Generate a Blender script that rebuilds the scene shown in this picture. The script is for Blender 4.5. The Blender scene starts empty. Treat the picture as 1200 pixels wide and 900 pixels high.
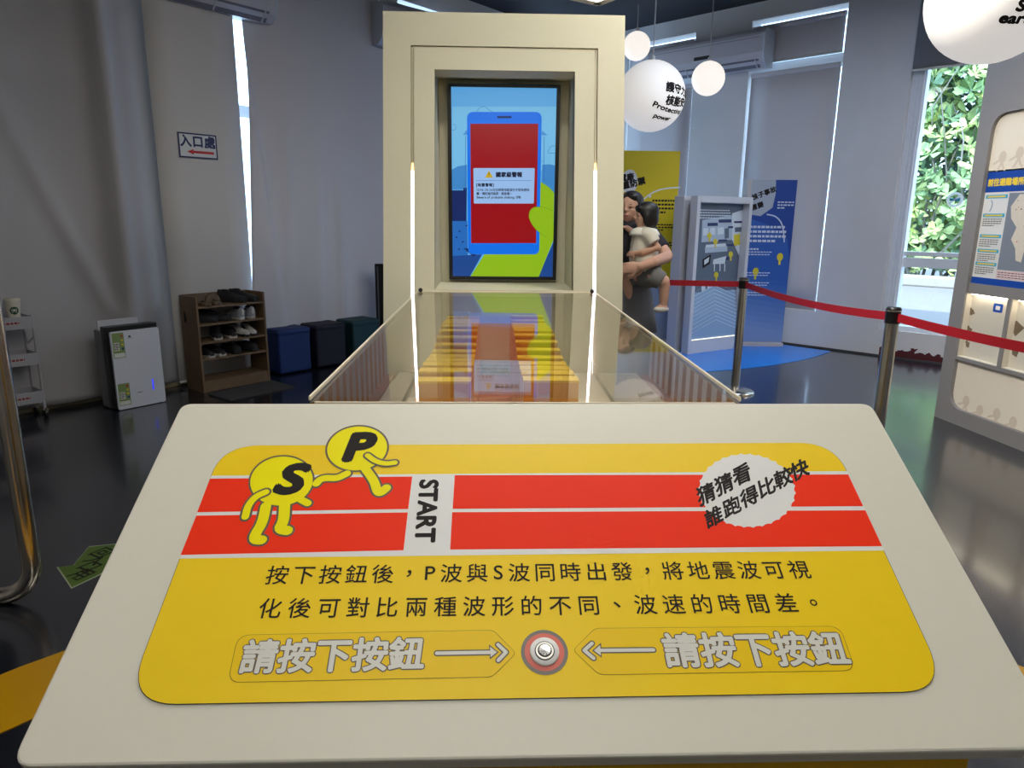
import bpy, math, random
from mathutils import Vector as V, Matrix
random.seed(7)
SC = bpy.context.scene
COL = SC.collection
# ------------------------------------------------------------------ camera
F_PX, CAM_H = 825.0, 1.45
def _n(v): return v.normalized()
_down = _n(V((-35.0, 3500.0, F_PX)))
_axis = V((-23.0, -193.0, F_PX)); _axis = _n(_axis - _down * _axis.dot(_down))
_right = _down.cross(_axis)
RM = Matrix((_right, _axis, -_down))          # camera (x right, y down, z ahead) -> world
CAM = V((0, 0, CAM_H))
cd = bpy.data.cameras.new('camera'); co = bpy.data.objects.new('camera', cd); COL.objects.link(co)
cd.sensor_width = 36; cd.lens = F_PX / 1200 * 36; cd.clip_start = 0.02; cd.clip_end = 200
_m = Matrix((RM @ V((1, 0, 0)), RM @ V((0, -1, 0)), RM @ V((0, 0, -1)))).transposed().to_4x4()
_m.translation = CAM
co.matrix_world = _m
SC.camera = co
# ------------------------------------------------------------------ light, exposure
SC.view_settings.view_transform = 'Standard'; SC.view_settings.look = 'None'
SC.view_settings.gamma = 1; SC.view_settings.exposure = 0.0
SC.view_settings.use_curve_mapping = False
W = bpy.data.worlds.new('sky'); SC.world = W; W.use_nodes = True
bg = W.node_tree.nodes['Background']
bg.inputs[0].default_value = (0.58, 0.77, 1.0, 1); bg.inputs[1].default_value = 4.6
SUN_STRENGTH = 5.5
LAMP = 16.0                                   # radiance of the ceiling lamps
CEIL = 3.9
sl = bpy.data.lights.new('sun', 'SUN'); sl.energy = SUN_STRENGTH; sl.angle = 0.02; sl.color = (1, .96, .88)
so = bpy.data.objects.new('sun', sl); COL.objects.link(so); so.location = (0, 0, 20)
so.rotation_euler = V((0.35, 0.55, -1.0)).to_track_quat('-Z', 'Y').to_euler()
SC.cycles.max_bounces = 10; SC.cycles.transparent_max_bounces = 24
SC.cycles.sample_clamp_indirect = 6

# ------------------------------------------------------------------ helpers
def ray(x, y): return RM @ V((x - 600.0, y - 450.0, F_PX))
def onz(x, y, z=0.0):
    d = ray(x, y); return CAM + d * ((z - CAM_H) / d.z)
def ony(x, y, Y):
    d = ray(x, y); return CAM + d * (Y / d.y)
def lin(c): return tuple(((v / 255) / 12.92 if v / 255 <= .04045 else ((v / 255 + .055) / 1.055) ** 2.4) for v in c)
class Plane:                                  # a flat frame standing in the place
    def __init__(s, o, ux, uy):
        s.o = V(o); s.ux = _n(V(ux)); s.uy = V(uy); s.uy = _n(s.uy - s.ux * s.uy.dot(s.ux)); s.n = s.ux.cross(s.uy)
    def hit(s, x, y, h=0):
        d = ray(x, y); return CAM + d * ((s.o + s.n * h - CAM).dot(s.n) / d.dot(s.n))
    def uv(s, x, y, h=0):
        p = s.hit(x, y, h) - s.o; return (p.dot(s.ux), p.dot(s.uy))
    def pt(s, u, v, h=0): return s.o + s.ux * u + s.uy * v + s.n * h
MATS = {}
def mat(name, rgb, rough=.5, metal=0, spec=.5, emit=0, var=.06, scale=30, bump=0, coat=0, trans=0):
    if name in MATS: return MATS[name]
    m = bpy.data.materials.new(name); m.use_nodes = True; MATS[name] = m
    nt = m.node_tree; b = nt.nodes['Principled BSDF']; L = nt.links.new
    c = lin(rgb) + (1,)
    b.inputs['Base Color'].default_value = c
    b.inputs['Roughness'].default_value = rough; b.inputs['Metallic'].default_value = metal
    b.inputs['Specular IOR Level'].default_value = spec
    b.inputs['Coat Weight'].default_value = coat; b.inputs['Coat Roughness'].default_value = .12
    if trans:
        b.inputs['Transmission Weight'].default_value = trans
    if emit:
        b.inputs['Emission Color'].default_value = c; b.inputs['Emission Strength'].default_value = emit
        b.inputs['Base Color'].default_value = tuple(v * .2 for v in c[:3]) + (1,)
    elif var:
        tc = nt.nodes.new('ShaderNodeTexCoord'); no = nt.nodes.new('ShaderNodeTexNoise')
        no.inputs['Scale'].default_value = scale; no.inputs['Detail'].default_value = 4
        L(tc.outputs['Object'], no.inputs['Vector'])
        mx = nt.nodes.new('ShaderNodeMix'); mx.data_type = 'RGBA'
        mx.inputs[6].default_value = tuple(v * (1 - var) for v in c[:3]) + (1,)
        mx.inputs[7].default_value = tuple(min(1, v * (1 + var)) for v in c[:3]) + (1,)
        L(no.outputs['Fac'], mx.inputs[0]); L(mx.outputs[2], b.inputs['Base Color'])
        if bump:
            bp = nt.nodes.new('ShaderNodeBump'); bp.inputs['Strength'].default_value = bump; bp.inputs['Distance'].default_value = .003
            L(no.outputs['Fac'], bp.inputs['Height']); L(bp.outputs['Normal'], b.inputs['Normal'])
    return m
def glass(name, tint=(255, 255, 255), f0=.04, rough=0.0, gain=1.0):
    m = bpy.data.materials.new(name); m.use_nodes = True; nt = m.node_tree; nt.nodes.clear(); L = nt.links.new; MATS[name] = m
    out = nt.nodes.new('ShaderNodeOutputMaterial'); mix = nt.nodes.new('ShaderNodeMixShader')
    tr = nt.nodes.new('ShaderNodeBsdfTransparent'); tr.inputs[0].default_value = lin(tint) + (1,)
    gl = nt.nodes.new('ShaderNodeBsdfGlossy'); gl.inputs['Roughness'].default_value = rough
    lw = nt.nodes.new('ShaderNodeLayerWeight'); lw.inputs['Blend'].default_value = .5
    pw = nt.nodes.new('ShaderNodeMath'); pw.operation = 'POWER'; pw.inputs[1].default_value = 5
    ma = nt.nodes.new('ShaderNodeMath'); ma.operation = 'MULTIPLY_ADD'; ma.inputs[1].default_value = 1 - f0; ma.inputs[2].default_value = f0
    ma.inputs[1].default_value = (1 - f0) * gain; L(lw.outputs['Facing'], pw.inputs[0]); L(pw.outputs[0], ma.inputs[0]); L(ma.outputs[0], mix.inputs[0])
    L(tr.outputs[0], mix.inputs[1]); L(gl.outputs[0], mix.inputs[2]); L(mix.outputs[0], out.inputs[0])
    return m
class MB:
    def __init__(s): s.v = []; s.f = []; s.fm = []; s.fs = []; s.mats = []
    def mi(s, m):
        if m not in s.mats: s.mats.append(m)
        return s.mats.index(m)
    def add(s, vs, fs, m, smooth=False, M=None):
        o = len(s.v); i = s.mi(m)
        s.v += [(M @ V(p)) if M else V(p) for p in vs]
        s.f += [tuple(k + o for k in f) for f in fs]; s.fm += [i] * len(fs); s.fs += [smooth] * len(fs)
        return s
    def box(s, c, d, m, M=None):
        x, y, z = c; a, b, e = d[0] / 2, d[1] / 2, d[2] / 2
        vs = [(x + i * a, y + j * b, z + k * e) for i in (-1, 1) for j in (-1, 1) for k in (-1, 1)]
        return s.add(vs, [(0, 1, 3, 2), (4, 6, 7, 5), (0, 4, 5, 1), (2, 3, 7, 6), (0, 2, 6, 4), (1, 5, 7, 3)], m, M=M)
    def prism(s, poly, h0, h1, m, F):         # F(u,v,h) -> point
        n = len(poly)
        ar = sum(poly[i][0] * poly[(i + 1) % n][1] - poly[(i + 1) % n][0] * poly[i][1] for i in range(n))
        if ar < 0: poly = poly[::-1]
        if h0 > h1: h0, h1 = h1, h0
        vs = [F(u, v, h0) for u, v in poly] + [F(u, v, h1) for u, v in poly]
        fs = [tuple(range(n))[::-1], tuple(range(n, 2 * n))] + [(i, (i + 1) % n, (i + 1) % n + n, i + n) for i in range(n)]
        return s.add(vs, fs, m)
    def sheet(s, poly, m, F, h=0):
        n = len(poly)
        ar = sum(poly[i][0] * poly[(i + 1) % n][1] - poly[(i + 1) % n][0] * poly[i][1] for i in range(n))
        if ar < 0: poly = poly[::-1]
        return s.add([F(u, v, h) for u, v in poly], [tuple(range(n))], m)
    def tube(s, pts, r, m, n=12, closed=False, flat=None):
        pts = [V(p) for p in pts]; N = len(pts); rs = r if isinstance(r, (list, tuple)) else [r] * N
        rings = []; up = None
        for i, p in enumerate(pts):
            a = pts[(i - 1) % N] if (closed or i) else p; b = pts[(i + 1) % N] if (closed or i < N - 1) else p
            t = _n(b - a)
            if up is None: up = V((0, 0, 1)) if abs(t.z) < .9 else V((1, 0, 0))
            up = _n(up - t * up.dot(t)); sd = t.cross(up)
            fx = flat if flat else 1
            rings.append([p + (up * math.cos(q) + sd * math.sin(q) * fx) * rs[i] for q in (2 * math.pi * k / n for k in range(n))])
        vs = [q for g in rings for q in g]; fs = []
        for i in range(N if closed else N - 1):
            j = (i + 1) % N
            for k in range(n): fs.append((i * n + k, i * n + (k + 1) % n, j * n + (k + 1) % n, j * n + k))
        s.add(vs, fs, m, True)
        if not closed:
            s.add(rings[0], [tuple(range(n))[::-1]], m); s.add(rings[-1], [tuple(range(n))], m)
        return s
    def lathe(s, prof, m, n=32, M=None, smooth=True):
        vs = [(r * math.cos(2 * math.pi * k / n), r * math.sin(2 * math.pi * k / n), z) for r, z in prof for k in range(n)]
        fs = [(i * n + k, i * n + (k + 1) % n, (i + 1) * n + (k + 1) % n, (i + 1) * n + k) for i in range(len(prof) - 1) for k in range(n)]
        s.add(vs, fs, m, smooth, M)
        if prof[0][0] > 1e-4: s.add(vs[:n], [tuple(range(n))[::-1]], m, False, M)
        if prof[-1][0] > 1e-4: s.add(vs[-n:], [tuple(range(n))], m, False, M)
        return s
    def ell(s, c, r, m, n=20, M=None):
        if not isinstance(r, (tuple, list)): r = (r, r, r)
        T = Matrix.Translation(V(c)) @ (M if M else Matrix.Identity(4))
        k = n // 2; vs = [(0, 0, -r[2])]; fs = []
        for i in range(1, k):
            a = math.pi * i / k
            for j in range(n):
                b = 2 * math.pi * j / n
                vs.append((r[0] * math.sin(a) * math.cos(b), r[1] * math.sin(a) * math.sin(b), -r[2] * math.cos(a)))
        vs.append((0, 0, r[2])); L = len(vs) - 1
        for j in range(n):
            fs.append((0, 1 + (j + 1) % n, 1 + j)); fs.append((L, 1 + (k - 2) * n + j, 1 + (k - 2) * n + (j + 1) % n))
        for i in range(k - 2):
            for j in range(n):
                a = 1 + i * n; fs.append((a + j, a + (j + 1) % n, a + n + (j + 1) % n, a + n + j))
        return s.add(vs, fs, m, True, T)
    def build(s, name, parent=None, world=False, bevel=0, seg=2, solid=0, remesh=0, sub=0, loc=None):
        me = bpy.data.meshes.new(name)
        vs = s.v
        if parent is not None and world:
            I = rootm(parent).inverted(); vs = [I @ p for p in vs]
        if loc is not None: vs = [p - V(loc) for p in vs]
        me.from_pydata([tuple(p) for p in vs], [], s.f); me.update()
        for m in s.mats: me.materials.append(m)
        me.polygons.foreach_set('material_index', s.fm); me.polygons.foreach_set('use_smooth', s.fs)
        o = bpy.data.objects.new(name, me); COL.objects.link(o)
        if loc is not None: o.location = loc
        if parent is not None: o.parent = parent
        if bevel:
            b = o.modifiers.new('bevel', 'BEVEL'); b.width = bevel; b.segments = seg; b.limit_method = 'ANGLE'; b.angle_limit = .6
        if solid:
            b = o.modifiers.new('solid', 'SOLIDIFY'); b.thickness = solid; b.offset = 0
        if remesh:
            b = o.modifiers.new('remesh', 'REMESH'); b.mode = 'VOXEL'; b.voxel_size = remesh; b.use_smooth_shade = True
            b = o.modifiers.new('smooth', 'SMOOTH'); b.iterations = 4; b.factor = .5
        if sub:
            b = o.modifiers.new('sub', 'SUBSURF'); b.levels = sub; b.render_levels = sub
        return o
def rootm(o):
    m = Matrix.Translation(o.location) @ o.rotation_euler.to_matrix().to_4x4()
    return rootm(o.parent) @ m if o.parent else m
def thing(name, label, cat, loc=(0, 0, 0), rz=0, group=None):
    o = bpy.data.objects.new(name, None); COL.objects.link(o); o.empty_display_size = .1
    o.location = loc; o.rotation_euler = (0, 0, rz)
    return tag(o, label, cat, group)
def tag(o, label=None, cat=None, group=None, kind=None):
    for k, v in (('label', label), ('category', cat), ('group', group), ('kind', kind)):
        if v: o[k] = v
    return o
def copy_tree(o, parent=None):
    c = o.copy(); COL.objects.link(c)
    if parent is not None: c.parent = parent
    for ch in [k for k in SC.objects if k.parent is o]: copy_tree(ch, c)
    return c
def rounded(poly, r, k=6):
    out = []; n = len(poly)
    for i in range(n):
        p0, p, p1 = V(poly[i - 1]), V(poly[i]), V(poly[(i + 1) % n]); rr = r[i] if isinstance(r, (list, tuple)) else r
        a, b = _n(p0 - p), _n(p1 - p); ang = a.angle(b); d = min(rr / math.tan(ang / 2), (p0 - p).length * .49, (p1 - p).length * .49)
        q0, q1 = p + a * d, p + b * d
        if rr <= 0: out.append(tuple(p)); continue
        for j in range(k + 1):
            t = j / k; out.append(tuple(q0 * (1 - t) ** 2 + p * 2 * t * (1 - t) + q1 * t * t))
    return out
def circ(cx, cy, rx, ry=None, n=40, a0=0, rot=0):
    ry = ry or rx; c, s = math.cos(rot), math.sin(rot); o = []
    for k in range(n):
        a = a0 + 2 * math.pi * k / n; x, y = rx * math.cos(a), ry * math.sin(a); o.append((cx + x * c - y * s, cy + x * s + y * c))
    return o
_glyph = {}
def glyph(ch, res=3):
    if ch in _glyph: return _glyph[ch]
    if ch == '跑':                             # built from its two halves
        (a, fa), (b, fb) = glyph('⻊'), glyph('包')
        _glyph[ch] = ([(x * .88, y) for x, y in a] + [(.385 + x * .60, y) for x, y in b], fa + [tuple(i + len(a) for i in f) for f in fb])
        return _glyph[ch]
    cu = bpy.data.curves.new('g', 'FONT'); cu.body = ch; cu.size = 1; cu.resolution_u = res
    o = bpy.data.objects.new('g', cu); COL.objects.link(o)
    dg = bpy.context.evaluated_depsgraph_get(); dg.update()
    me = bpy.data.meshes.new_from_object(o.evaluated_get(dg))
    r = ([(v.co.x, v.co.y) for v in me.vertices], [tuple(p.vertices) for p in me.polygons])
    bpy.data.objects.remove(o); bpy.data.curves.remove(cu); bpy.data.meshes.remove(me)
    _glyph[ch] = r
    return r
def put_glyph(mb, ch, c, ux, size, m, F, h, bold=0, wide=1, centre=True, shear=0):
    """one character; c = centre of its cell in the plane, ux = reading direction, size = em"""
    vs, fs = glyph(ch)
    if not vs: return
    x0, x1 = min(p[0] for p in vs), max(p[0] for p in vs); y0, y1 = min(p[1] for p in vs), max(p[1] for p in vs)
    ox = (x0 + x1) / 2
    cjk = ord(ch) > 0x2e80
    oy = (y0 + y1) / 2 if ch in '，、。' else (.38 if cjk else .33)
    u = V(ux); u.normalize(); w = V((-u.y, u.x))
    offs = [(0, 0)]
    if bold: offs += [(bold * math.cos(a), bold * math.sin(a)) for a in (math.pi * k / 4 for k in range(8))]
    for i, (dx, dy) in enumerate(offs):
        q = []
        for x, y in vs:
            a = ((x - ox + (y - oy) * shear) * wide + dx) * size; b = (y - oy + dy) * size
            p = V(c) + u * a + w * b; q.append(F(p.x, p.y, h + i * 4e-6))
        mb.add(q, fs, m)
def put_line(mb, text, p0, p1, size, m, F, h, bold=0, wide=1, shear=0, latin=.62):
    """a line of characters filling p0..p1 (cell edges)"""
    adv = [1.0 if ord(c) > 0x2e80 else (.34 if c in ' .,:/[]il1' else latin) for c in text]
    T = sum(adv); p0, p1 = V(p0), V(p1); d = p1 - p0; k = 0
    for c, a in zip(text, adv):
        if c != ' ': put_glyph(mb, c, p0 + d * ((k + a / 2) / T), d, size, m, F, h, bold, wide, shear=shear)
        k += a
def put_word(mb, text, p0, p1, height, m, F, h, bold=0, shear=0):
    """a latin word laid out by the font, stretched to fill p0..p1; height = cap height"""
    vs, fs = glyph(text, 4)
    x0, x1 = min(p[0] for p in vs), max(p[0] for p in vs)
    p0, p1 = V(p0), V(p1); d = p1 - p0; w = V((-d.y, d.x)).normalized(); k = height / .7
    offs = [(0, 0)] + ([(bold * math.cos(a), bold * math.sin(a)) for a in (math.pi * q / 4 for q in range(8))] if bold else [])
    for i, (dx, dy) in enumerate(offs):
        q = []
        for x, y in vs:
            p = p0 + d * ((x - x0) / (x1 - x0)) + d.normalized() * (dx + y * shear) * k + w * (y + dy) * k
            q.append(F(p.x, p.y, h + i * 4e-6))
        mb.add(q, fs, m)
def stroke(mb, pts, w, m, F, h, n=10):
    """a flat rounded ribbon through pts"""
    P = [V(p) for p in pts]
    if len(P) > 2:                            # smooth it
        for _ in range(2):
            Q = [P[0]]
            for a, b in zip(P, P[1:]): Q += [a * .75 + b * .25, a * .25 + b * .75]
            Q.append(P[-1]); P = Q
    k = 0
    for a, b in zip(P, P[1:]):
        if (b - a).length < 1e-7: continue
        d = (b - a).normalized(); e = V((-d.y, d.x)) * w / 2
        mb.sheet([tuple(a - e), tuple(b - e), tuple(b + e), tuple(a + e)], m, F, h + k * 3e-6); k += 1
    for a in P: mb.sheet(circ(a.x, a.y, w / 2, n=n), m, F, h + k * 3e-6); k += 1
def dashes(mb, x0, y0, x1, y1, rows, m, F, h, fill=.55, dash=.02, ragged=True, rnd=None):
    """unreadable small print: rows of short marks"""
    rnd = rnd or random.Random(3); rh = (y1 - y0) / rows
    for i in range(rows):
        y = y1 - rh * (i + .5); x = x0; end = x1 - ((x1 - x0) * rnd.uniform(0, .5) if ragged and i == rows - 1 else 0)
        while x < end - dash * .3:
            L = min(dash * rnd.uniform(.7, 1.2), end - x)
            mb.sheet([(x, y - rh * fill / 2), (x + L, y - rh * fill / 2), (x + L, y + rh * fill / 2), (x, y + rh * fill / 2)], m, F, h)
            x += L + dash * .25

# ------------------------------------------------------------------ materials
CREAM = mat('cream_laminate', (224, 221, 206), .42, spec=.35, var=.02, scale=60)
TOWER = mat('tower_cream', (204, 199, 174), .5, spec=.3, var=.02, scale=40)
INK = mat('dark_print', (38, 33, 32), .7, spec=.2, var=0)
YEL = mat('panel_yellow', (250, 212, 26), .42, spec=.3, var=.02)
YEL2 = mat('panel_plate_yellow', (246, 206, 18), .42, spec=.3, var=.02)
YEL3 = mat('figure_yellow', (250, 238, 2), .45, spec=.2, var=.02)
RED = mat('panel_red', (252, 54, 22), .5, spec=.15, var=.02)
WHITE = mat('print_white', (232, 232, 230), .4, var=0)
GREYLINE = mat('print_grey_brown', (100, 87, 72), .5, var=0)
STEEL = mat('brushed_steel', (200, 196, 188), .22, metal=1, var=.03)
CHROME = mat('chrome', (232, 222, 204), .2, metal=1, var=0)
BLACK = mat('black_plastic', (18, 18, 20), .35, var=.05)
DARKEDGE = mat('sheet_shadow_line', (70, 58, 48), .6, var=0)
WALLM = mat('grey_wall_paint', (212, 211, 212), .8, spec=.2, var=.04, scale=5, bump=.1)
BLIND = mat('grey_blind_fabric', (208, 205, 208), .9, spec=.1, var=.05, scale=300)
DRAPE = mat('grey_drape_fabric', (168, 166, 167), .9, spec=.1, var=.05, scale=300)
ALU = mat('window_aluminium', (226, 232, 240), .4, metal=0, var=.03)
ACM = mat('air_conditioner_plastic', (190, 188, 196), .4, var=.02)
ACG = mat('air_conditioner_louvre', (112, 110, 120), .5, var=0)
ACD = mat('air_conditioner_slot', (30, 30, 34), .6, var=0)
BELT = mat('red_belt_webbing', (176, 10, 34), .65, var=.1, scale=200)
CLEAR = glass('case_glass', (254, 253, 250), .03, gain=.85)
SIDEG = glass('case_side_mirror_glass', (224, 214, 204), .58, gain=.8)
PANE = glass('window_glass', (246, 252, 255), .04)

# ------------------------------------------------------------------ room: the corner lies behind the tower, walls run at 45 degrees
K = V((1.497, 10.479, 0))
PR = Plane(K, (.689, -.725, 0), (0, 0, 1))    # right wall: u from the corner towards the viewer's right
KW = V((1.2315, 10.758, 0))
PL = Plane(KW, (.645, .764, 0), (0, 0, 1))      # left wall: u negative going left
PR.n = V((-.725, -.689, 0)); PL.n = V((.764, -.645, 0))
def FR(u, v, h=0): return PR.o + PR.ux * u + V((0, 0, v)) + PR.n * h
def FL(u, v, h=0): return PL.o - PL.ux * u + V((0, 0, v)) + PL.n * h      # u grows to the left
LENR, LENL = 11.5, 13.0
def wall(name, F, length, holes, m, start=0, thick=.22):
    mb = MB()
    us = sorted({start, length, *[h[0] for h in holes], *[h[1] for h in holes]})
    zs = sorted({0, CEIL, *[h[2] for h in holes], *[h[3] for h in holes]})
    for a, b in zip(us, us[1:]):
        run = None
        for c, d in zip(zs, zs[1:]):
            if any(h[0] <= a and b <= h[1] and h[2] <= c and d <= h[3] for h in holes):
                continue
            mb.prism([(a, c), (b, c), (b, d), (a, d)], -thick, 0, m, F)
    return tag(mb.build(name), kind='structure')
PEEL = bpy.data.materials.new('peeling_wall_paint'); PEEL.use_nodes = True
def _peel():
    nt = PEEL.node_tree; b = nt.nodes['Principled BSDF']; L = nt.links.new
    tc = nt.nodes.new('ShaderNodeTexCoord'); sep = nt.nodes.new('ShaderNodeSeparateXYZ'); L(tc.outputs['Object'], sep.inputs[0])
    n1 = nt.nodes.new('ShaderNodeTexNoise'); n1.inputs['Scale'].default_value = 14; n1.inputs['Detail'].default_value = 6; L(tc.outputs['Object'], n1.inputs[0])
    n2 = nt.nodes.new('ShaderNodeTexNoise'); n2.inputs['Scale'].default_value = 4; L(tc.outputs['Object'], n2.inputs[0])
    # wear grows towards the skirting: patch where noise*.2 > height
    ma = nt.nodes.new('ShaderNodeMath'); ma.operation = 'MULTIPLY'; ma.inputs[1].default_value = .2; L(n1.outputs['Fac'], ma.inputs[0])
    gt = nt.nodes.new('ShaderNodeMath'); gt.operation = 'GREATER_THAN'; L(ma.outputs[0], gt.inputs[0]); L(sep.outputs['Z'], gt.inputs[1])
    # only by the far window, where the wall is worn through
    gx = nt.nodes.new('ShaderNodeMath'); gx.operation = 'GREATER_THAN'; gx.inputs[1].default_value = 4.28; L(sep.outputs['X'], gx.inputs[0])
    mm = nt.nodes.new('ShaderNodeMath'); mm.operation = 'MULTIPLY'; L(gt.outputs[0], mm.inputs[0]); L(gx.outputs[0], mm.inputs[1])
    c0 = nt.nodes.new('ShaderNodeMix'); c0.data_type = 'RGBA'; c0.inputs[6].default_value = lin((208, 207, 208)) + (1,); c0.inputs[7].default_value = lin((218, 217, 219)) + (1,); L(n2.outputs['Fac'], c0.inputs[0])
    c1 = nt.nodes.new('ShaderNodeMix'); c1.data_type = 'RGBA'; L(mm.outputs[0], c1.inputs[0]); L(c0.outputs[2], c1.inputs[6]); c1.inputs[7].default_value = lin((84, 40, 44)) + (1,)
    L(c1.outputs[2], b.inputs['Base Color']); b.inputs['Roughness'].default_value = .8; b.inputs['Specular IOR Level'].default_value = .2
    bp = nt.nodes.new('ShaderNodeBump'); bp.inputs['Strength'].default_value = .25; bp.inputs['Distance'].default_value = .004; L(n1.outputs['Fac'], bp.inputs['Height']); L(bp.outputs[0], b.inputs['Normal'])
_peel()
WIN_R = [(.46, 1.475, .42, 3.71), (2.215, 3.30, .42, 3.71), (4.00, 5.10, .30, 3.71)]
WIN_L = [(.50, 1.50, .42, 3.67), (2.40, 3.46, .42, 3.67), (5.10, 5.98, .42, 3.50), (7.6, 8.6, .42, 3.50)]
wall('wall_right', FR, LENR, WIN_R, PEEL, -.385)
wall('wall_left', FL, LENL, WIN_L, WALLM)
A, B, C_, D = KW, FR(LENR, 0), FR(LENR, 0) + (FL(LENL, 0) - KW), FL(LENL, 0)
def quad_wall(name, p, q):
    d = (q - p); L = d.length; pl = Plane(p, d, (0, 0, 1))
    mb = MB(); mb.prism([(0, 0), (L, 0), (L, CEIL), (0, CEIL)], 0, .2, WALLM, pl.pt)
    return tag(mb.build(name), kind='structure')
quad_wall('wall_front', D, C_); quad_wall('wall_side', C_, B)
FLOORM = mat('dark_vinyl_floor', (21, 24, 33), .25, spec=.9, coat=.6, var=.18, scale=3, bump=.02)
mb = MB(); mb.add([p + V((0, 0, -.1)) for p in (A, D, C_, B)] + [A, D, C_, B], [(0, 3, 2, 1), (4, 5, 6, 7), (0, 1, 5, 4), (1, 2, 6, 5), (2, 3, 7, 6), (3, 0, 4, 7)], FLOORM)
mb.f[1] = mb.f[1]
tag(mb.build('floor'), kind='structure')
CEILM = mat('dark_ceiling_paint', (34, 37, 46), .8, var=.05, scale=2)
mb = MB()
_e = [KW + V((0, .6, 0)), D + V((-.6, 0, 0)), C_ + V((0, -.6, 0)), B + V((.6, 0, 0))]
mb.add([p + V((0, 0, CEIL)) for p in _e] + [p + V((0, 0, CEIL + .15)) for p in _e], [(0, 3, 2, 1), (4, 5, 6, 7), (0, 1, 5, 4), (1, 2, 6, 5), (2, 3, 7, 6), (3, 0, 4, 7)], CEILM)
tag(mb.build('ceiling'), kind='structure')
BASEM = mat('pale_base_strip', (150, 140, 112), .5)
mb = MB(); mb.prism([(2.3, 0), (LENL, 0), (LENL, .035), (2.3, .035)], 0, .03, BASEM, FL); tag(mb.build('baseboard_left', bevel=.004), kind='structure')
mb = MB(); mb.prism([(0, 0), (LENR, 0), (LENR, .02), (0, .02)], 0, .012, mat('dark_base_line', (60, 58, 60), .6), FR); tag(mb.build('baseboard_right'), kind='structure')
# coloured floor films
BLUEF = mat('blue_floor_film', (0, 134, 240), .25, spec=.5, var=.04, scale=4)
YELF = mat('yellow_floor_film', (190, 140, 8), .3, var=.08, scale=4)
def arc(c, r, a0, a1, n=48): return [(c[0] + r * math.cos(a0 + (a1 - a0) * k / n), c[1] + r * math.sin(a0 + (a1 - a0) * k / n)) for k in range(n + 1)]
FXY = lambda u, v, h=0: V((u, v, h))
pts = [p for p in arc((1.0, 10.4), 3.86, math.radians(200), math.radians(340), 90)
       if (V((p[0], p[1], 0)) - K).dot(PR.n) > .02 and (V((p[0], p[1], 0)) - KW).dot(PL.n) > .06]
mb = MB(); mb.prism(pts + [(KW.x, KW.y - .1)], .0005, .003, BLUEF, FXY); tag(mb.build('trim_1'), kind='structure')
mb = MB(); o_, i_ = arc((.1, .48), 2.29, math.radians(-20), math.radians(200)), arc((.1, .48), 1.98, math.radians(-20), math.radians(200))
for k in range(48): mb.prism([o_[k], o_[k + 1], i_[k + 1], i_[k]], .0005, .003, YELF, FXY)
tag(mb.build('trim_2'), kind='structure')

# ------------------------------------------------------------------ windows
def window(n, F, h, mull=None, edge=.0):
    u0, u1, z0, z1 = h
    r = MB()
    for z in (mull or []): r.prism([(u0, z - .05), (u1, z - .05), (u1, z + .05), (u0, z + .05)], -.16, -.09, ALU, F)
    if edge:
        for a, b in ((u0, u0 + edge), (u1 - edge, u1)): r.prism([(a, z0), (b, z0), (b, z1), (a, z1)], -.17, -.06, ALU, F)
        r.prism([(u0, z0), (u1, z0), (u1, z0 + .05), (u0, z0 + .05)], -.17, -.06, ALU, F)
        for q in (.035, .07, .105):           # sash rails beside the jamb
            r.prism([(u0 + q, z0), (u0 + q + .012, z0), (u0 + q + .012, z1), (u0 + q, z1)], -.06, -.045, ALU, F)
        r.prism([(u0 + edge, 1.10), (u1 - edge, 1.10), (u1 - edge, 1.145), (u0 + edge, 1.145)], -.15, -.08, ALU, F)
    o = tag(r.build('window_%d' % n, bevel=.003), kind='structure')
    g = MB(); g.prism([(u0, z0), (u1, z0), (u1, z1), (u0, z1)], -.13, -.124, PANE, F); g.build('window_pane', o)
    return o
window(1, FR, WIN_R[0], [3.19]); window(2, FR, WIN_R[1], [3.19])
w3 = window(3, FR, WIN_R[2], [1.03, 3.19], .135)
window(4, FL, WIN_L[0], [2.34]); window(5, FL, WIN_L[1], [2.34]); window(6, FL, WIN_L[2], [2.36]); window(7, FL, WIN_L[3], [2.36])
# round no-entry style sticker on the pane, window catch
mb = MB(); P3 = Plane(FR(0, 0, -.12), PR.ux, (0, 0, 1)); c = V(P3.uv(1119, 234)); F3 = lambda u, v, h=0: FR(u, v, -.12 + h)
for k in range(40):
    a, b = 2 * math.pi * k / 40, 2 * math.pi * (k + 1) / 40
    mb.sheet([(c.x + .075 * math.cos(a), c.y + .075 * math.sin(a)), (c.x + .075 * math.cos(b), c.y + .075 * math.sin(b)), (c.x + .05 * math.cos(b), c.y + .05 * math.sin(b)), (c.x + .05 * math.cos(a), c.y + .05 * math.sin(a))], WHITE, F3, .002)
mb.sheet([(c.x - .045, c.y - .012), (c.x + .045, c.y - .012), (c.x + .045, c.y + .014), (c.x - .045, c.y + .014)], mat('sticker_blue', (40, 150, 200), .4), F3, .002)
stroke(mb, [(c.x - .04, c.y - .035), (c.x + .04, c.y + .035)], .017, WHITE, F3, .0025)
_st = MATS['print_white'].copy(); _nt = _st.node_tree; _tr = _nt.nodes.new('ShaderNodeBsdfTranslucent'); _mx = _nt.nodes.new('ShaderNodeMixShader'); _mx.inputs[0].default_value = .6
_nt.links.new(_nt.nodes['Principled BSDF'].outputs[0], _mx.inputs[1]); _nt.links.new(_tr.outputs[0], _mx.inputs[2]); _nt.links.new(_mx.outputs[0], _nt.nodes['Material Output'].inputs[0])
mb.mats = [_st if m is WHITE else m for m in mb.mats]
tag(mb.build('window_sticker', solid=.001), 'round white sticker with a diagonal bar on the tall window pane', 'sticker')

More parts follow.
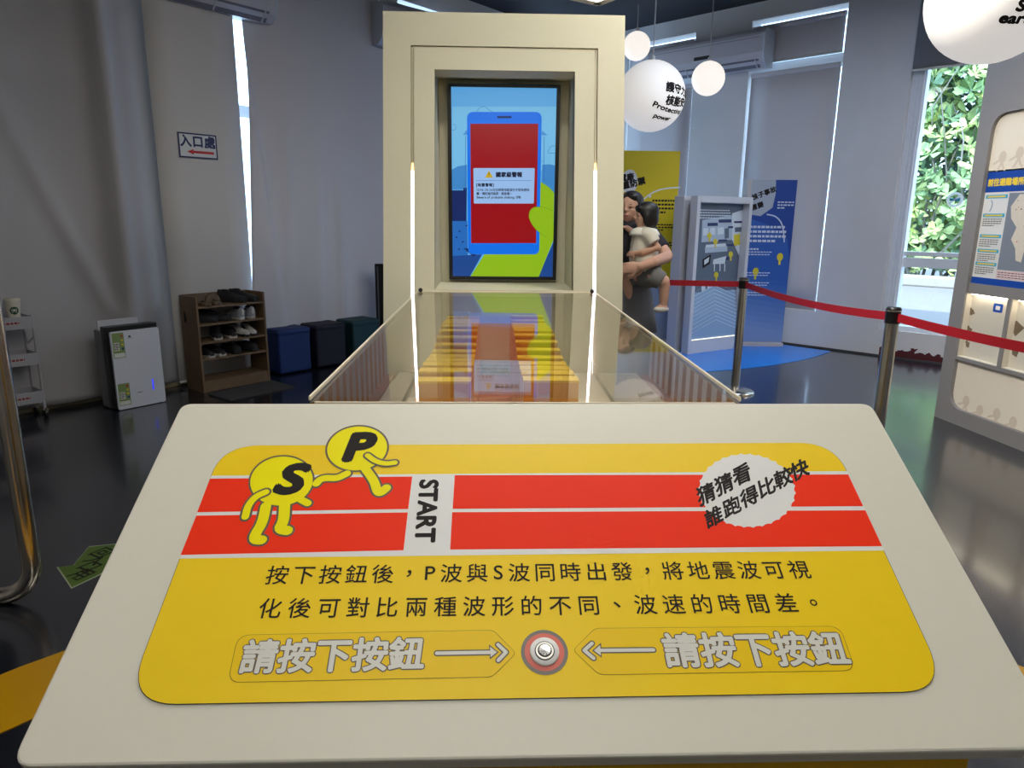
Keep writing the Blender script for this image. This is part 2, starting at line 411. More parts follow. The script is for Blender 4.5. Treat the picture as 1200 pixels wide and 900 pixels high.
def blind(name, label, F, u0, u1, z0, z1, d, m=BLIND, roll=True, bar=True, wave=None, group=None, flare=0.0):
    t = thing(name, label, 'blind', tuple(F((u0 + u1) / 2, z0, d)), 0, group)
    nu, nz = (max(6, int((u1 - u0) * 40)), max(6, int((z1 - z0) * 20))) if wave else (4, 8)
    mb = MB(); vs = [F(u0 + (u1 - u0) * i / nu + flare * (i / nu) ** 3 * max(0, (z1 - (z0 + (z1 - z0) * j / nz)) / (z1 - z0)) ** 1.5, z0 + (z1 - z0) * j / nz, d + (wave((u0 + (u1 - u0) * i / nu), z0 + (z1 - z0) * j / nz) if wave else 0)) for j in range(nz + 1) for i in range(nu + 1)]
    mb.add(vs, [(j * (nu + 1) + i, j * (nu + 1) + i + 1, (j + 1) * (nu + 1) + i + 1, (j + 1) * (nu + 1) + i) for j in range(nz) for i in range(nu)], m, True)
    mb.build('fabric', t, True, solid=.003)
    if roll:
        mb = MB(); mb.tube([F(u0, z1, d), F(u1, z1, d)], .028, m, 14); mb.build('roller', t, True)
    if bar:
        mb = MB(); mb.tube([F(u0, z0, d), F(u1, z0, d)], .012, mat('blind_bar', (205, 205, 200), .5), 8); mb.build('bottom_bar', t, True)
    return t
G = 'roller blinds on the right wall'
blind('roller_blind', 'short grey blind high in the window behind the hanging globes, partly behind the air conditioner', FR, .475, 1.45, 3.24, 3.62, -.03, group=G)
blind('roller_blind', 'long grey blind hanging behind the yellow exhibition board', FR, .485, 1.455, .44, 3.10, -.03, group=G)
blind('roller_blind', 'short grey blind at top of the window right of the air conditioner', FR, 2.225, 3.275, 3.24, 3.62, -.03, group=G)
blind('roller_blind', 'long grey blind with pale bottom bar behind the blue exhibition board', FR, 2.245, 3.277, .42, 3.11, -.03, group=G)
blind('roller_blind', 'dark grey blind pulled halfway above the window with green leaves', FR, 4.02, 5.10, 2.94, 3.66, .04, mat('dark_blind_fabric', (112, 112, 116), .9, var=.04, scale=300), bar=True)
def sg(x): return 1 / (1 + math.exp(-max(-40, min(40, x))))
def wa(u, z):
    e = sg((u - 6.30) / .035)
    f = .13 * math.exp(-((u - 6.55) / .075) ** 2) + .035 * math.sin(u * 3.1 + .6 * z) + .022 * math.sin(u * 7.3 - .9 * z)
    k = u - (6.85 + (z - 1.2) * .38); f += .045 * math.exp(-(k / .07) ** 2) * sg((2.6 - z) / .3)
    k = u - (7.35 - (z - 1.2) * .22); f += .05 * sg(k / .03) * math.exp(-max(0, k) / .3) * sg((2.2 - z) / .3)
    f += .03 * math.exp(-((z - 2.42) / .09) ** 2) * sg((u - 6.7) / .05)
    return e * f - (1 - e) * .04
def wc(u, z):
    k = u - (5.05 + (z - .8) * .130)
    f = .085 * sg(k / .018) * math.exp(-max(0, k) / .22)
    f += .035 * math.sin(u * 2.7 + z * .5) + .014 * math.sin(u * 6.1 - z * 1.1)
    low = sg((1.75 - z) / .15)
    f += low * (.06 * sg((u - 4.60) / .015) * math.exp(-max(0, u - 4.60) / .12) + .05 * math.exp(-((u - 4.36) / .05) ** 2))
    f += .03 * math.exp(-((u - 4.95) / .06) ** 2) * sg((2.2 - z) / .2)
    return f
blind('fabric_drape', 'wide dark grey drape behind the service trolley and the dehumidifier', FL, 6.13, 9.6, .04, 3.85, .07, DRAPE, roll=False, bar=False, wave=wa)
blind('hanging_fabric', 'flat narrow grey fabric panel carrying the entrance sign with red arrow', FL, 5.437, 6.19, .05, 3.36, .11, mat('flat_panel_fabric', (198, 194, 190), .9, var=.04, scale=300))
blind('fabric_drape', 'wide grey drape between the light slit and the tower, behind the stools', FL, 2.3, 5.31, .03, 3.62, .07, mat('right_drape_fabric', (200, 198, 202), .9, var=.05, scale=300), roll=False, bar=False, wave=wc, flare=.20)

# ------------------------------------------------------------------ outdoors by the tall window
mb = MB(); GZ = .24
PAVE = mat('outdoor_pavement', (138, 134, 136), .8, var=.06, scale=1.5)
mb.prism([(-6, GZ - .1), (20, GZ - .1), (20, GZ), (-6, GZ)], -24, -.24, PAVE, FR); tag(mb.build('trim_3'), kind='structure')
mb = MB(); KM = mat('kerb_concrete', (176, 170, 158), .8, var=.15, scale=6)
mb.prism([(-2, GZ), (16, GZ), (16, .44), (-2, .44)], -7.3, -6.9, KM, FR)
tag(mb.build('kerb', bevel=.03), 'low concrete kerb across the pavement outside the tall window', 'kerb')
LG = [mat('leaf_light_green', (206, 224, 158), .5, var=.15), mat('leaf_green', (160, 194, 136), .5, var=.15), mat('leaf_deep_green', (116, 150, 120), .5, var=.15), mat('leaf_yellow_green', (212, 226, 146), .5, var=.15), mat('leaf_shade_blue', (120, 146, 140), .5, var=.15)]
BARK = mat('grey_bark', (150, 146, 140), .8)
bush = thing('leafy_shrub', 'tall shrub with rosettes of light green leaves outside the tall window', 'shrub', tuple(FR(2.0, GZ, -8.2)))
mb = MB(); R0 = random.Random(11)
stems = []
for k in range(46):
    u = 1.0 + 4.4 * R0.random(); h = -7.7 - 1.2 * R0.random(); p = FR(u, GZ, h); pts = [p]
    for j in range(5): p = p + V((R0.uniform(-.35, .35), R0.uniform(-.35, .35), R0.uniform(.4, 1.0))); pts.append(p)
    mb.tube(pts, [.035, .03, .025, .02, .014, .008], BARK, 6); stems += pts[1:]
mb.build('branches', bush, True)
mb = MB()
for k in range(3400):
    hh_ = R0.random() * 2.2; c = FR(.9 + 4.6 * R0.random(), .5 + 5.9 * R0.random(), -7.45 - hh_)
    ax = _n(V((R0.uniform(-1, 1), R0.uniform(-1.4, .2), R0.uniform(.1, 1)))); t1 = _n(ax.cross(V((.3, .2, .9)))); t2 = ax.cross(t1)
    m = LG[R0.choice([0, 0, 1, 1, 1, 2, 3] if hh_ < 1.2 else [1, 2, 4, 4, 4])]; L0 = R0.uniform(.17, .3)  # leaves further back take bluer greens, their shade put into the colour
    for j in range(7):
        a = j * 2.4 + R0.random(); d = _n((t1 * math.cos(a) + t2 * math.sin(a)) + ax * R0.uniform(.15, .7)); s_ = _n(d.cross(ax)); L = L0 * R0.uniform(.75, 1.1); w = L * .23
        mb.add([c, c + d * L * .45 - s_ * w * .7, c + d * L * .8 - s_ * w, c + d * L + ax * .02, c + d * L * .8 + s_ * w, c + d * L * .45 + s_ * w * .7], [(0, 1, 2, 3, 4, 5)], m)
mb.build('foliage', bush, True)
# ------------------------------------------------------------------ console with the slanted panel
ZB = 1.06
_bl, _br = onz(213, 472.5, ZB), onz(1020.6, 472.5, ZB)
_ux = V((_br.x - _bl.x, _br.y - _bl.y, 0)); _uy = _n(ray(585, -307))
PC = Plane((_bl + _br) / 2, _ux, _uy)
con = thing('control_console', 'large cream slanted console with yellow and red instruction panel and push button', 'console', (PC.o.x, 1.2, 0))
q = [PC.uv(*p) for p in ((213, 472.5), (1020.6, 472.5), (1250, 878), (10, 899))]
top = rounded(q, [.025, .025, .03, .03])
mb = MB(); mb.prism(top, -.035, 0, CREAM, PC.pt); mb.build('top_slab', con, True, bevel=.004)
PED = mat('pedestal_yellow', (196, 150, 10), .5)
vmin = min(q[2][1], q[3][1]); yf = PC.pt(0, vmin + .05).y; zf = PC.pt(0, vmin + .05, -.036).z; yb = PC.pt(0, -.03).y; zb = PC.pt(0, -.03, -.036).z
mb = MB()
prof = [(yf, zf), (yf + .06, 0.0), (yb, 0.0), (yb, zb)]
mb.prism(prof, PC.o.x - .64, PC.o.x + .64, PED, lambda u, v, h: V((h, u, v)))
mb.build('pedestal', con, True, bevel=.004)
gs = MB(); FC = PC.pt
sh = rounded([PC.uv(*p) for p in ((261, 523), (976.5, 519.5), (1112, 811), (146, 827))], [.075, .075, .075, .075], 10)
gs.prism(sh, 0.0003, .0022, DARKEDGE, FC)  # dark rim draws the shadow line round the sheet
ins = [(u * .9985, (v + .25) * .9985 - .25) for u, v in sh]
gs.sheet(ins, YEL, FC, .0024)
def U(*p): return [PC.uv(*x) for x in p]
def ck(p):                                    # keep inside the rounded sheet
    return p
h1, h2, h3, h4, h5 = .00255, .0027, .0029, .0031, .0034
gs.sheet(U((248, 558.4), (992.5, 553), (1035.5, 646), (211, 655.5)), WHITE, FC, h1)
gs.sheet(U((246.5, 562), (483.2, 559.5), (478.5, 597.5), (231.5, 601.3)), RED, FC, h2)
gs.sheet(U((230.5, 605.3), (478, 601.5), (473, 645.8), (212.2, 651.3)), RED, FC, h2)
gs.sheet(U((533, 558), (993.5, 557), (1011, 594.2), (530.5, 597.3)), RED, FC, h2)
gs.sheet(U((530, 601.3), (1013.5, 599), (1033, 641), (527.6, 645)), RED, FC, h2)
def word_px(mb, P, t, a, b, hpx, m, h, bold, shear=0):
    p0, p1 = V(P.uv(*a)), V(P.uv(*b)); d = (V(b) - V(a)).normalized(); w = V((d.y, -d.x))
    pm = V(P.uv((a[0] + b[0]) / 2 + w.x * hpx, (a[1] + b[1]) / 2 + w.y * hpx))
    dd = (p1 - p0).normalized(); nn = V((-dd.y, dd.x)); H = (pm - (p0 + p1) / 2).dot(nn)
    put_word(mb, t, p0, p1, H, m, P.pt, h, bold, shear)
word_px(gs, PC, 'START', (493, 564), (487, 636), 21.5, INK, h3, .042)
# running letter figures
def spx(pts, w, m, h): stroke(gs, [PC.uv(*p) for p in pts], w, m, FC, h)
PXM = (V(PC.uv(340, 570)) - V(PC.uv(341, 570))).length
def limb(pts, w, h):
    spx(pts, (w + 5) * PXM, GREYLINE, h); spx(pts, w * PXM, YEL3, h + .00025)
def ell_px(cx, cy, rx, ry, rot, m, h): gs.sheet([PC.uv(*p) for p in circ(cx, cy, rx, ry, 48, rot=rot)], m, FC, h)
limb([(407, 556), (395, 562), (383, 561), (375, 563), (371, 568)], 9.5, h3)
limb([(312, 594), (308, 614), (299, 628), (299, 634), (307, 634)], 12, h3)
limb([(334, 592), (333, 612), (327, 621), (337, 623)], 12.5, h3)
limb([(350, 585), (361, 591)], 9, h3)
limb([(428, 550), (439, 565), (442, 577), (446, 579), (453, 573)], 11, h3)
for cx, cy, rx, ry, rot in ((330.3, 565, 39, 30.5, -.12), (418.8, 526.8, 37.5, 27.5, -.12)):
    ell_px(cx, cy, rx, ry, rot, GREYLINE, h4); ell_px(cx, cy, rx - 2.3, ry - 1.9, rot, YEL3, h4 + .0002)
limb([(312, 578), (300, 583), (291, 594), (288, 607)], 8.5, h5)
limb([(431, 535), (440, 542), (452, 545), (463, 543.5)], 7, h5)
word_px(gs, PC, 'S', (321, 578.5), (349, 578.5), 33, INK, h5, .055, .2)
word_px(gs, PC, 'P', (403.5, 540.5), (431, 539.5), 30.5, INK, h5, .06, .2)
# ragged white disc with two tilted lines
rag = []
for k in range(96):
    a = 2 * math.pi * k / 96; r = 1 + .016 * (1 if k % 3 == 1 else -1) + .025 * math.sin(2 * a + .6)
    rag.append(PC.uv(875 + 55.5 * r * math.cos(a), 576 + 43.5 * r * math.sin(a)))
gs.sheet(rag, WHITE, FC, h3)
def chars_px(mb, P, txt, cs, px, m, h, bold=0, grow=1.0):
    c = [V(P.uv(*p)) for p in cs]; d = c[-1] - c[0]
    size = (c[1] - c[0]).length * grow if len(c) > 1 else px
    for t, p in zip(txt, c): put_glyph(mb, t, p, d, size, m, P.pt, h, bold)
def chars_aff(mb, P, txt, cs, ex, ey, m, h, bold):
    for t, c in zip(txt, cs):
        F = lambda a, b, hh, c=c: P.pt(*P.uv(c[0] + ex[0] * a + ey[0] * b, c[1] + ex[1] * a + ey[1] * b), hh)
        put_glyph(mb, t, (0, 0), (1, 0), 1.0, m, F, h, bold)
chars_aff(gs, PC, '猜猜看', [(827, 580), (848, 568.5), (868.5, 557)], (21, -10), (-5, -23), INK, h4, .03)
chars_aff(gs, PC, '誰跑得比較快', [(836, 606.5), (857, 594.5), (877.5, 583), (898, 571.5), (917.5, 561), (936.5, 551.5)], (20.5, -10), (-5, -22), INK, h4, .03)
put_line(gs, '按下按鈕後，P波與S波同時出發，將地震波可視', PC.uv(310, 675), PC.uv(950, 668), (V(PC.uv(340, 675)) - V(PC.uv(313, 675))).length * 1.0, INK, FC, h3, .006)
put_line(gs, '化後可對比兩種波形的不同、波速的時間差。', PC.uv(300, 714), PC.uv(969, 707), (V(PC.uv(340, 714)) - V(PC.uv(312, 714))).length * 1.0, INK, FC, h3, .006)
# two arrow plates
WOUT = mat('print_pale_grey', (222, 221, 212), .4, var=0)
def plate(pts, rad):
    p = rounded(U(*pts), rad, 8); cx = sum(a for a, b in p) / len(p); cy = sum(b for a, b in p) / len(p)
    gs.sheet(p, mat('plate_shadow_rim', (140, 112, 20), .6, var=0), FC, h2)  # darker rim paints in the faint shadow of the plate
    gs.prism([(cx + (a - cx) * .996, cy + (b - cy) * .982) for a, b in p], h2 + .0001, h3, YEL2, FC)
plate([(279, 745), (578, 739), (605, 766.5), (577, 794.5), (267, 801)], [.02, .02, .008, .02, .02])
plate([(671, 763), (697, 737), (984, 734.5), (1002, 787), (702, 792)], [.008, .02, .02, .02, .02])
def outlined(txt, a, b, hgt):
    s_ = (V(PC.uv(*b)) - V(PC.uv(*a))).length / 5 * 1.0
    put_line(gs, txt, PC.uv(*a), PC.uv(*b), s_, GREYLINE, FC, h4, .062)
    put_line(gs, txt, PC.uv(*a), PC.uv(*b), s_, WOUT, FC, h5, .030)
outlined('請按下按鈕', (283, 770.5), (498, 766.5), 0); outlined('請按下按鈕', (776, 763), (991, 760.5), 0)
def arrow(line, head, chev):
    for w, m, h in ((6.2, GREYLINE, h3 + .0002), (3.6, WOUT, h4 + .0002)):
        spx(line, w * PXM, m, h); spx(chev[:2], w * PXM, m, h); spx(chev[1:], w * PXM, m, h)
    gs.sheet(U(*head), GREYLINE, FC, h3 + .0003)
    cx = sum(p[0] for p in head) / 3; cy = sum(p[1] for p in head) / 3
    gs.sheet(U(*[(cx + (x - cx) * .7, cy + (y - cy) * .7) for x, y in head]), WOUT, FC, h4 + .0003)
arrow([(512, 766.6), (574, 765.6)], [(573, 756.3), (584.5, 765.4), (574, 774)], [(583.5, 756.5), (593, 765.4), (584, 775)])
arrow([(765.5, 762.7), (704, 763.3)], [(704, 754.5), (693.5, 763.5), (705, 772)], [(693.5, 755), (684.5, 763.3), (695.5, 772.5)])
bc = V(PC.uv(638, 765)); rp = (V(PC.uv(665, 765)) - V(PC.uv(611, 765))).length / 2
for r, m, h in ((1.02, mat('ring_grey', (128, 122, 114), .5, var=0), h3), (.86, mat('ring_red', (222, 112, 96), .45, var=0), h3 + .0002)):
    gs.sheet(circ(bc.x, bc.y, rp * r), m, FC, h)
gs.build('graphic_sheet', con, True)
bm_ = Matrix((PC.ux, PC.uy, PC.n)).transposed().to_4x4(); bm_.translation = PC.pt(bc.x, bc.y, h3 + .0002)
bt = MB(); bt.lathe([(rp * .64, 0), (rp * .64, .002), (rp * .60, .0035), (rp * .42, .0035)], WHITE, 40, bm_)
bt.lathe([(rp * .43, .0037), (rp * .43, .0042), (rp * .395, .0042), (rp * .395, .0037)], BLACK, 40, bm_, False)
bt.lathe([(rp * .39, .0038), (rp * .385, .0052), (rp * .31, .0052), (rp * .30, .0045)], mat('button_ring_steel', (226, 224, 216), .32, metal=.6, var=.02), 40, bm_, False)
push = bt.build('push_button', con, True)
b2 = MB(); b2.lathe([(rp * .305, .0040), (rp * .30, .0047), (0, .0047)], BLACK, 32, bm_, False); b2.lathe([(rp * .265, .0047), (rp * .265, .0062), (rp * .25, .0066), (0, .0058)], mat('button_cap_steel', (226, 226, 226), .25, metal=1, var=.03), 12, bm_, False)
b2.build('button_cap', push, True)

# ------------------------------------------------------------------ tower with recess and light groove
PT = Plane((.08, 3.93, 1.05), (1, 0, 0), (0, .196, .981)); FT = PT.pt
def mean_u(*p): return sum(PT.uv(*x)[0] for x in p) / len(p)
oL, oR = mean_u((447, 30), (451, 330)), mean_u((730, 60), (732, 300))
gL, gR = mean_u((480.3, 60), (482.5, 190), (487, 335)), mean_u((698.5, 60), (698, 270), (696.5, 335))
gT = PT.uv(590, 56.5)[1]; oT = PT.uv(590, 15.5)[1]
rL, rR = mean_u((507.5, 90), (510.5, 335)), mean_u((672, 90), (674, 335)); rT = PT.uv(590, 82.5)[1]; rB = PT.uv(590, 340.5)[1]
vF = -1.05 / .981                             # the floor, along the slope
tow = thing('exhibit_tower', 'tall cream tower with recessed screen and glowing light groove behind the glass case', 'exhibit', (.08, 4.2, 0))
GW = .017; DEP = .09
mb = MB()
def tp(a, b, c, d, h0=-DEP, h1=0, m=TOWER): mb.prism([(a, b), (c, b), (c, d), (a, d)], h0, h1, m, FT)
tp(oL, vF, gL - GW / 2, oT); tp(gR + GW / 2, vF, oR, oT); tp(gL - GW / 2, gT + GW / 2, gR + GW / 2, oT)
tp(gL + GW / 2, vF, rL, gT - GW / 2); tp(rR, vF, gR - GW / 2, gT - GW / 2); tp(rL, rT, rR, gT - GW / 2); tp(rL, vF, rR, rB)
tp(oL + .02, vF + .0, rL - .002, oT - .02, -DEP - .02, -DEP + .03); tp(rR + .002, vF, oR - .02, oT - .02, -DEP - .02, -DEP + .03); tp(rL - .002, rT + .002, rR + .002, oT - .02, -DEP - .02, -DEP + .03)
YT = 4.42                                     # plane of the screen's glass
# recess lining and side walls, in plan depth
def yz(poly, x0, x1): mb.prism(poly, x0, x1, TOWER, lambda u, v, h: V((h, u, v)))
def fy(z): return 3.93 + (z - 1.05) * .196 / .981
zT, zB = FT(0, rT).z, FT(0, rB).z
X0 = .08
for a, b in ((rL - .02, rL), (rR, rR + .02)): yz([(fy(zB) + .05, zB - .02), (YT + .06, zB - .02), (YT + .06, zT + .02), (fy(zT) + .05, zT + .02)], X0 + a, X0 + b)
yz([(fy(zT) + .03, zT), (YT + .06, zT), (YT + .06, zT + .02), (fy(zT) + .03, zT + .02)], X0 + rL, X0 + rR)
yz([(fy(zB) + .02, zB), (YT + .06, zB), (YT + .06, zB - .03), (fy(zB) + .02, zB - .03)], X0 + rL, X0 + rR)
yz([(YT + .045, zB), (YT + .06, zB), (YT + .06, zT), (YT + .045, zT)], X0 + rL, X0 + rR)
zO = FT(0, oT).z
for a, b in ((oL, oL + .02), (oR - .02, oR)): yz([(fy(0) + .05, 0), (4.75, 0), (4.75, zO - .02), (fy(zO) + .05, zO - .02)], X0 + a, X0 + b)
yz([(fy(zO) + .03, zO - .02), (4.75, zO - .02), (4.75, zO), (fy(zO) + .02, zO)], X0 + oL, X0 + oR)
yz([(4.73, 0), (4.75, 0), (4.75, zO - .02), (4.73, zO - .02)], X0 + oL + .02, X0 + oR - .02)
mb.build('housing', tow, True)
LEDW = mat('light_strip_white', (255, 244, 250), emit=7.0); LEDT = mat('light_strip_warm_end', (255, 214, 150), emit=2.0); LEDO = mat('light_strip_off', (196, 186, 156), .4, var=0)
for g, p in ((gL, (483, 200)), (gR, (698, 200))):
    v1 = PT.uv(*p)[1]; v0 = (.605 - 1.05) / .981
    mb = MB(); mb.prism([(g - .0075, v0), (g + .0075, v0), (g + .0075, v1), (g - .0075, v1)], -.03, -.004, LEDW, FT)
    mb.prism([(g - .0065, v1), (g + .0065, v1), (g + .004, v1 + .045), (g - .004, v1 + .045)], -.03, -.006, LEDT, FT)
    mb.prism([(g - .005, v1 + .046), (g + .005, v1 + .046), (g + .005, gT), (g - .005, gT)], -.03, -.008, LEDO, FT)
    mb.build('light_strip', tow, True)
mb = MB(); mb.prism([(gL, gT - .005), (gR, gT - .005), (gR, gT + .005), (gL, gT + .005)], -.03, -.008, LEDO, FT); mb.build('diffuser_strip', tow, True)

# ------------------------------------------------------------------ upright screen in the recess
PS = Plane((0.08, YT, 1.7), (1, 0, 0), (0, 0, 1)); FS = PS.pt
tvq = [PS.uv(*p) for p in ((522.2, 98), (655.6, 98), (652.6, 328), (528.5, 328))]
tu0, tu1 = (tvq[0][0] + tvq[3][0]) / 2, (tvq[1][0] + tvq[2][0]) / 2; tv1, tv0 = tvq[0][1], tvq[2][1]
tv = thing('upright_screen', 'upright black framed screen showing a phone with a red earthquake alert', 'screen', tuple(FS((tu0 + tu1) / 2, tv0, .02)))
mb = MB(); bz = .022
for a, b, c, d in ((tu0, tv0, tu0 + bz, tv1), (tu1 - bz, tv0, tu1, tv1), (tu0 + bz, tv1 - .017, tu1 - bz, tv1), (tu0 + bz, tv0, tu1 - bz, tv0 + .019)):
    mb.prism([(a, b), (c, b), (c, d), (a, d)], -.04, .012, BLACK, FS)
mb.prism([(tu0 + .01, tv0 + .01), (tu1 - .01, tv0 + .01), (tu1 - .01, tv1 - .01), (tu0 + .01, tv1 - .01)], -.045, -.005, BLACK, FS)
mb.build('frame', tv, True)
ES = .72
def em(n, c, k=1.0): return mat('screen_' + n, c, .3, emit=ES * k)
s0, s1, z0_, z1_ = tu0 + bz, tu1 - bz, tv0 + .019, tv1 - .017
mb = MB()
# picture pixel -> screen plane, following the screen's own edges
def T(x, y):
    t = (y - 101.5) / (325.8 - 101.5); xl = 527.2 + (531.7 - 527.2) * t; xr = 652.2 + (649.7 - 652.2) * t
    return (s0 + (s1 - s0) * min(1, max(0, (x - xl) / (xr - xl))), PS.uv(x, y)[1] if 101.6 < y < 325.7 else (z1_ if y < 200 else z0_))
def tp_(pts, m, h): mb.sheet([T(*p) for p in pts], m, FS, h)
SKY = em('sky', (96, 178, 240)); SKY2 = em('sky_light', (122, 200, 246))
mb.sheet([(s0, z0_), (s1, z0_), (s1, z1_), (s0, z1_)], SKY, FS, 0)
tp_([(529, 125), (652, 125), (652, 200), (529, 200)], SKY2, .0003)
HILL = em('hill', (64, 142, 214)); NAVY = em('navy', (16, 40, 104)); BLU = em('ground', (36, 110, 196)); BLU2 = em('ground_deep', (24, 74, 152))
tp_([(529, 199), (536, 195), (547, 193), (547, 222), (529, 222)], HILL, .0006)
tp_([(636, 193), (645, 192.5), (652, 194), (652, 226), (636, 224)], HILL, .0006)
tp_([(529, 223), (543, 223), (543, 220), (547, 220), (547, 259), (529, 259)], NAVY, .0007)
tp_([(529, 259), (548, 259), (549, 300), (529, 302)], BLU, .0007)
tp_([(529, 300), (566, 298), (552, 326), (529, 326)], BLU2, .0008)
tp_([(544, 291), (551, 291), (560, 297), (556, 301)], NAVY, .0009)
tp_([(633, 326), (652, 284), (652, 326)], BLU2, .0006)
LN = em('outline', (44, 104, 190))
for c in ((539, 271), (535.5, 278), (543, 283.5), (547, 264.5), (538.5, 292)): tp_(circ(c[0], c[1], 1.2, 1.0, 10), NAVY, .001)
def ln(pts, w=.0022, m=None, h=.0008): stroke(mb, [T(*p) for p in pts], w, m or LN, FS, h, 6)
ln([(558, 131), (560, 127), (565, 124.5), (570, 126.5), (572, 129), (576, 130.5)]); ln([(529, 146), (532, 145.5), (534, 149), (532, 152.5), (529, 152.5)])
ln([(651, 171), (646, 171), (643.5, 176), (642, 179.5), (651, 179.5)])
POST = em('shelter', (72, 150, 226))
tp_([(542, 158), (546, 152), (547, 158)], POST, .0009); tp_([(635, 153), (642, 158.5), (635, 158.5)], POST, .0009)
ln([(545, 159), (545, 222)], .003); ln([(638, 160), (638, 212)], .003); ln([(635.5, 189), (638, 189)], .002)
LIME = em('hand_lime', (150, 196, 22)); LIMD = em('hand_line', (92, 128, 20))
tp_([(634, 213), (641, 217), (646, 221), (650.6, 226), (650.6, 282), (633.5, 325.7), (552.5, 325.7), (570, 296), (630, 296)], LIME, .0012)
PH = em('phone_blue', (0, 118, 248)); RD = em('alert_red', (158, 0, 16)); CARD = em('card', (160, 200, 250)); TX = em('card_text', (20, 28, 60)); YW = em('warn_yellow', (214, 180, 16))
ph = [(546.2, 131.2), (634.8, 131.2), (633.6, 298), (549.5, 298)]
mb.sheet(rounded([T(*p) for p in ph], [.04, .04, .035, .035], 8), PH, FS, .0016)
mb.sheet(rounded([T(582, 136), T(599, 136), T(599, 138.5), T(582, 138.5)], .005), NAVY, FS, .002)
tp_([(550.3, 145), (630.8, 145), (629.8, 285), (552.8, 285)], RD, .0019)
mb.sheet(rounded([T(*p) for p in ((554.5, 197), (627.2, 197), (626.5, 238.5), (555.5, 238.5))], .006), CARD, FS, .0022)
tp_([(573, 199.8), (577.6, 208.2), (568.4, 208.2)], YW, .0025); ln([(573, 202), (573, 205)], .004, TX, .0028); ln([(573, 206.8), (573, 207)], .004, TX, .0028)
ln([(558, 211.6), (623.5, 211.6)], .002, LN, .0025)
def tvline(t, x0, x1, y, hpx, b): put_line(mb, t, T(x0, y), T(x1, y), (T(590, y - hpx / 2)[1] - T(590, y + hpx / 2)[1]), TX, FS, .0026, b)
tvline('國家級警報', 581, 612.5, 204.6, 6.3, .05)
tvline('[地震警報]', 558, 579, 216.7, 4.2, .04)
tvline('12/06 20:26左右屏東地區發生中型有感地', 558.5, 621, 222.5, 3.6, .02)
tvline('震，慎防強烈搖晃，氣象署。', 558.5, 601, 226.9, 3.6, .02)
tvline('Beware of probable shaking. CWB', 559, 611, 231.2, 4.0, .02)
thumb = [(620.5, 254), (621.5, 247), (626, 243), (631, 242), (641, 243), (649, 246.5), (650.5, 260), (650.5, 285), (640, 277), (630, 270), (623.5, 262)]
_q = [V(T(*p)) for p in thumb]; _t = []
for a, b in zip(_q, _q[1:] + _q[:1]): _t += [tuple(a * .75 + b * .25), tuple(a * .25 + b * .75)]
mb.sheet(_t, LIME, FS, .0030)
ln([(620.5, 254), (622.5, 247), (629, 242.3), (640, 243), (649, 247)], .0016, LIMD, .0033); ln([(620.5, 254), (624, 262.5), (631, 271), (642, 278)], .0016, LIMD, .0033)
mb.build('display', tv, True)

# ------------------------------------------------------------------ glass case with the wave slats
case = thing('wave_display_case', 'long glass topped case with rows of yellow slats between console and tower', 'case', (.08, 2.7, 0))
GX0, GX1, GZT, DZ = -.414, .574, 1.05, .60
y0c = 1.56
CASEM = mat('case_cream', (226, 218, 200), .3, spec=.5, var=.03)
mb = MB(); mb.box(((GX0 + GX1) / 2, (y0c + 3.70) / 2, DZ / 2), (GX1 - GX0 - .01, 3.70 - y0c, DZ), CASEM); mb.build('plinth', case, True, bevel=.004)
mb = MB()
for a, b in ((GX0 + .02, -.30), (.33, GX1 - .02)): mb.box(((a + b) / 2, (y0c + 3.78) / 2, DZ + .012), (b - a, 3.78 - y0c, .024), CASEM)
mb.build('side_ledge', case, True, bevel=.003)
mb = MB(); mb.box((.015, (y0c + 3.78) / 2, DZ + .006), (.58, 3.78 - y0c, .012), mat('track_tan', (190, 140, 110), .5)); mb.build('track_bed', case, True)
SLS = mat('slat_cream_edge', (244, 230, 206), .5, var=.03)
SLY, SLB = mat('slat_yellow', (252, 208, 20), .4, var=.04), mat('slat_tan_front', (228, 160, 44), .5, var=.04)
for lane, (a, b) in enumerate(((-.235, -.065), (.098, .268))):
    for k in range(15):
        y = 1.98 + .122 * k; zt = .905 if k == 0 else .945 + .014 * math.sin(k * .8 + lane)
        mb = MB(); mb.box(((a + b) / 2, y + .034, (DZ + .013 + zt) / 2), (b - a, .062, zt - DZ - .013), SLS)
        mb.box(((a + b) / 2, y + .0022, (DZ + .013 + zt) / 2), (b - a - .001, .002, zt - DZ - .013), SLB)
        mb.box(((a + b) / 2, y + .033, zt + .003), (b - a + .002, .064, .007), SLY)
        mb.build('wave_slat', case, True)
gp = MB(); gp.box(((GX0 + GX1) / 2, (y0c + 3.925) / 2, GZT - .005), (GX1 - GX0, 3.925 - y0c, .010), CLEAR); gp.build('glass_top', case, True)
for x in (GX0 + .005, GX1 - .005):
    gp = MB(); gp.prism([(y0c, DZ), (fy(DZ) - .003, DZ), (fy(GZT - .012) - .003, GZT - .012), (y0c, GZT - .012)], x - .005, x + .005, SIDEG, lambda u, v, h: V((h, u, v))); gp.build('glass_side', case, True)
gp = MB(); gp.box(((GX0 + GX1) / 2, y0c + .004, (DZ + GZT - .012) / 2), (GX1 - GX0 - .022, .008, GZT - .012 - DZ), CASEM); gp.build('end_panel', case, True)
TR = mat('case_edge_trim', (236, 228, 204), .3)
for x in (GX0, GX1):
    mb = MB(); mb.box((x, (y0c + 3.92) / 2, GZT - .003), (.005, 3.92 - y0c, .011), TR); mb.build('edge_trim', case, True, bevel=.002)
mb = MB(); mb.box(((GX0 + GX1) / 2, 3.918, GZT + .002), (GX1 - GX0, .006, .005), TR); mb.build('edge_trim', case, True)
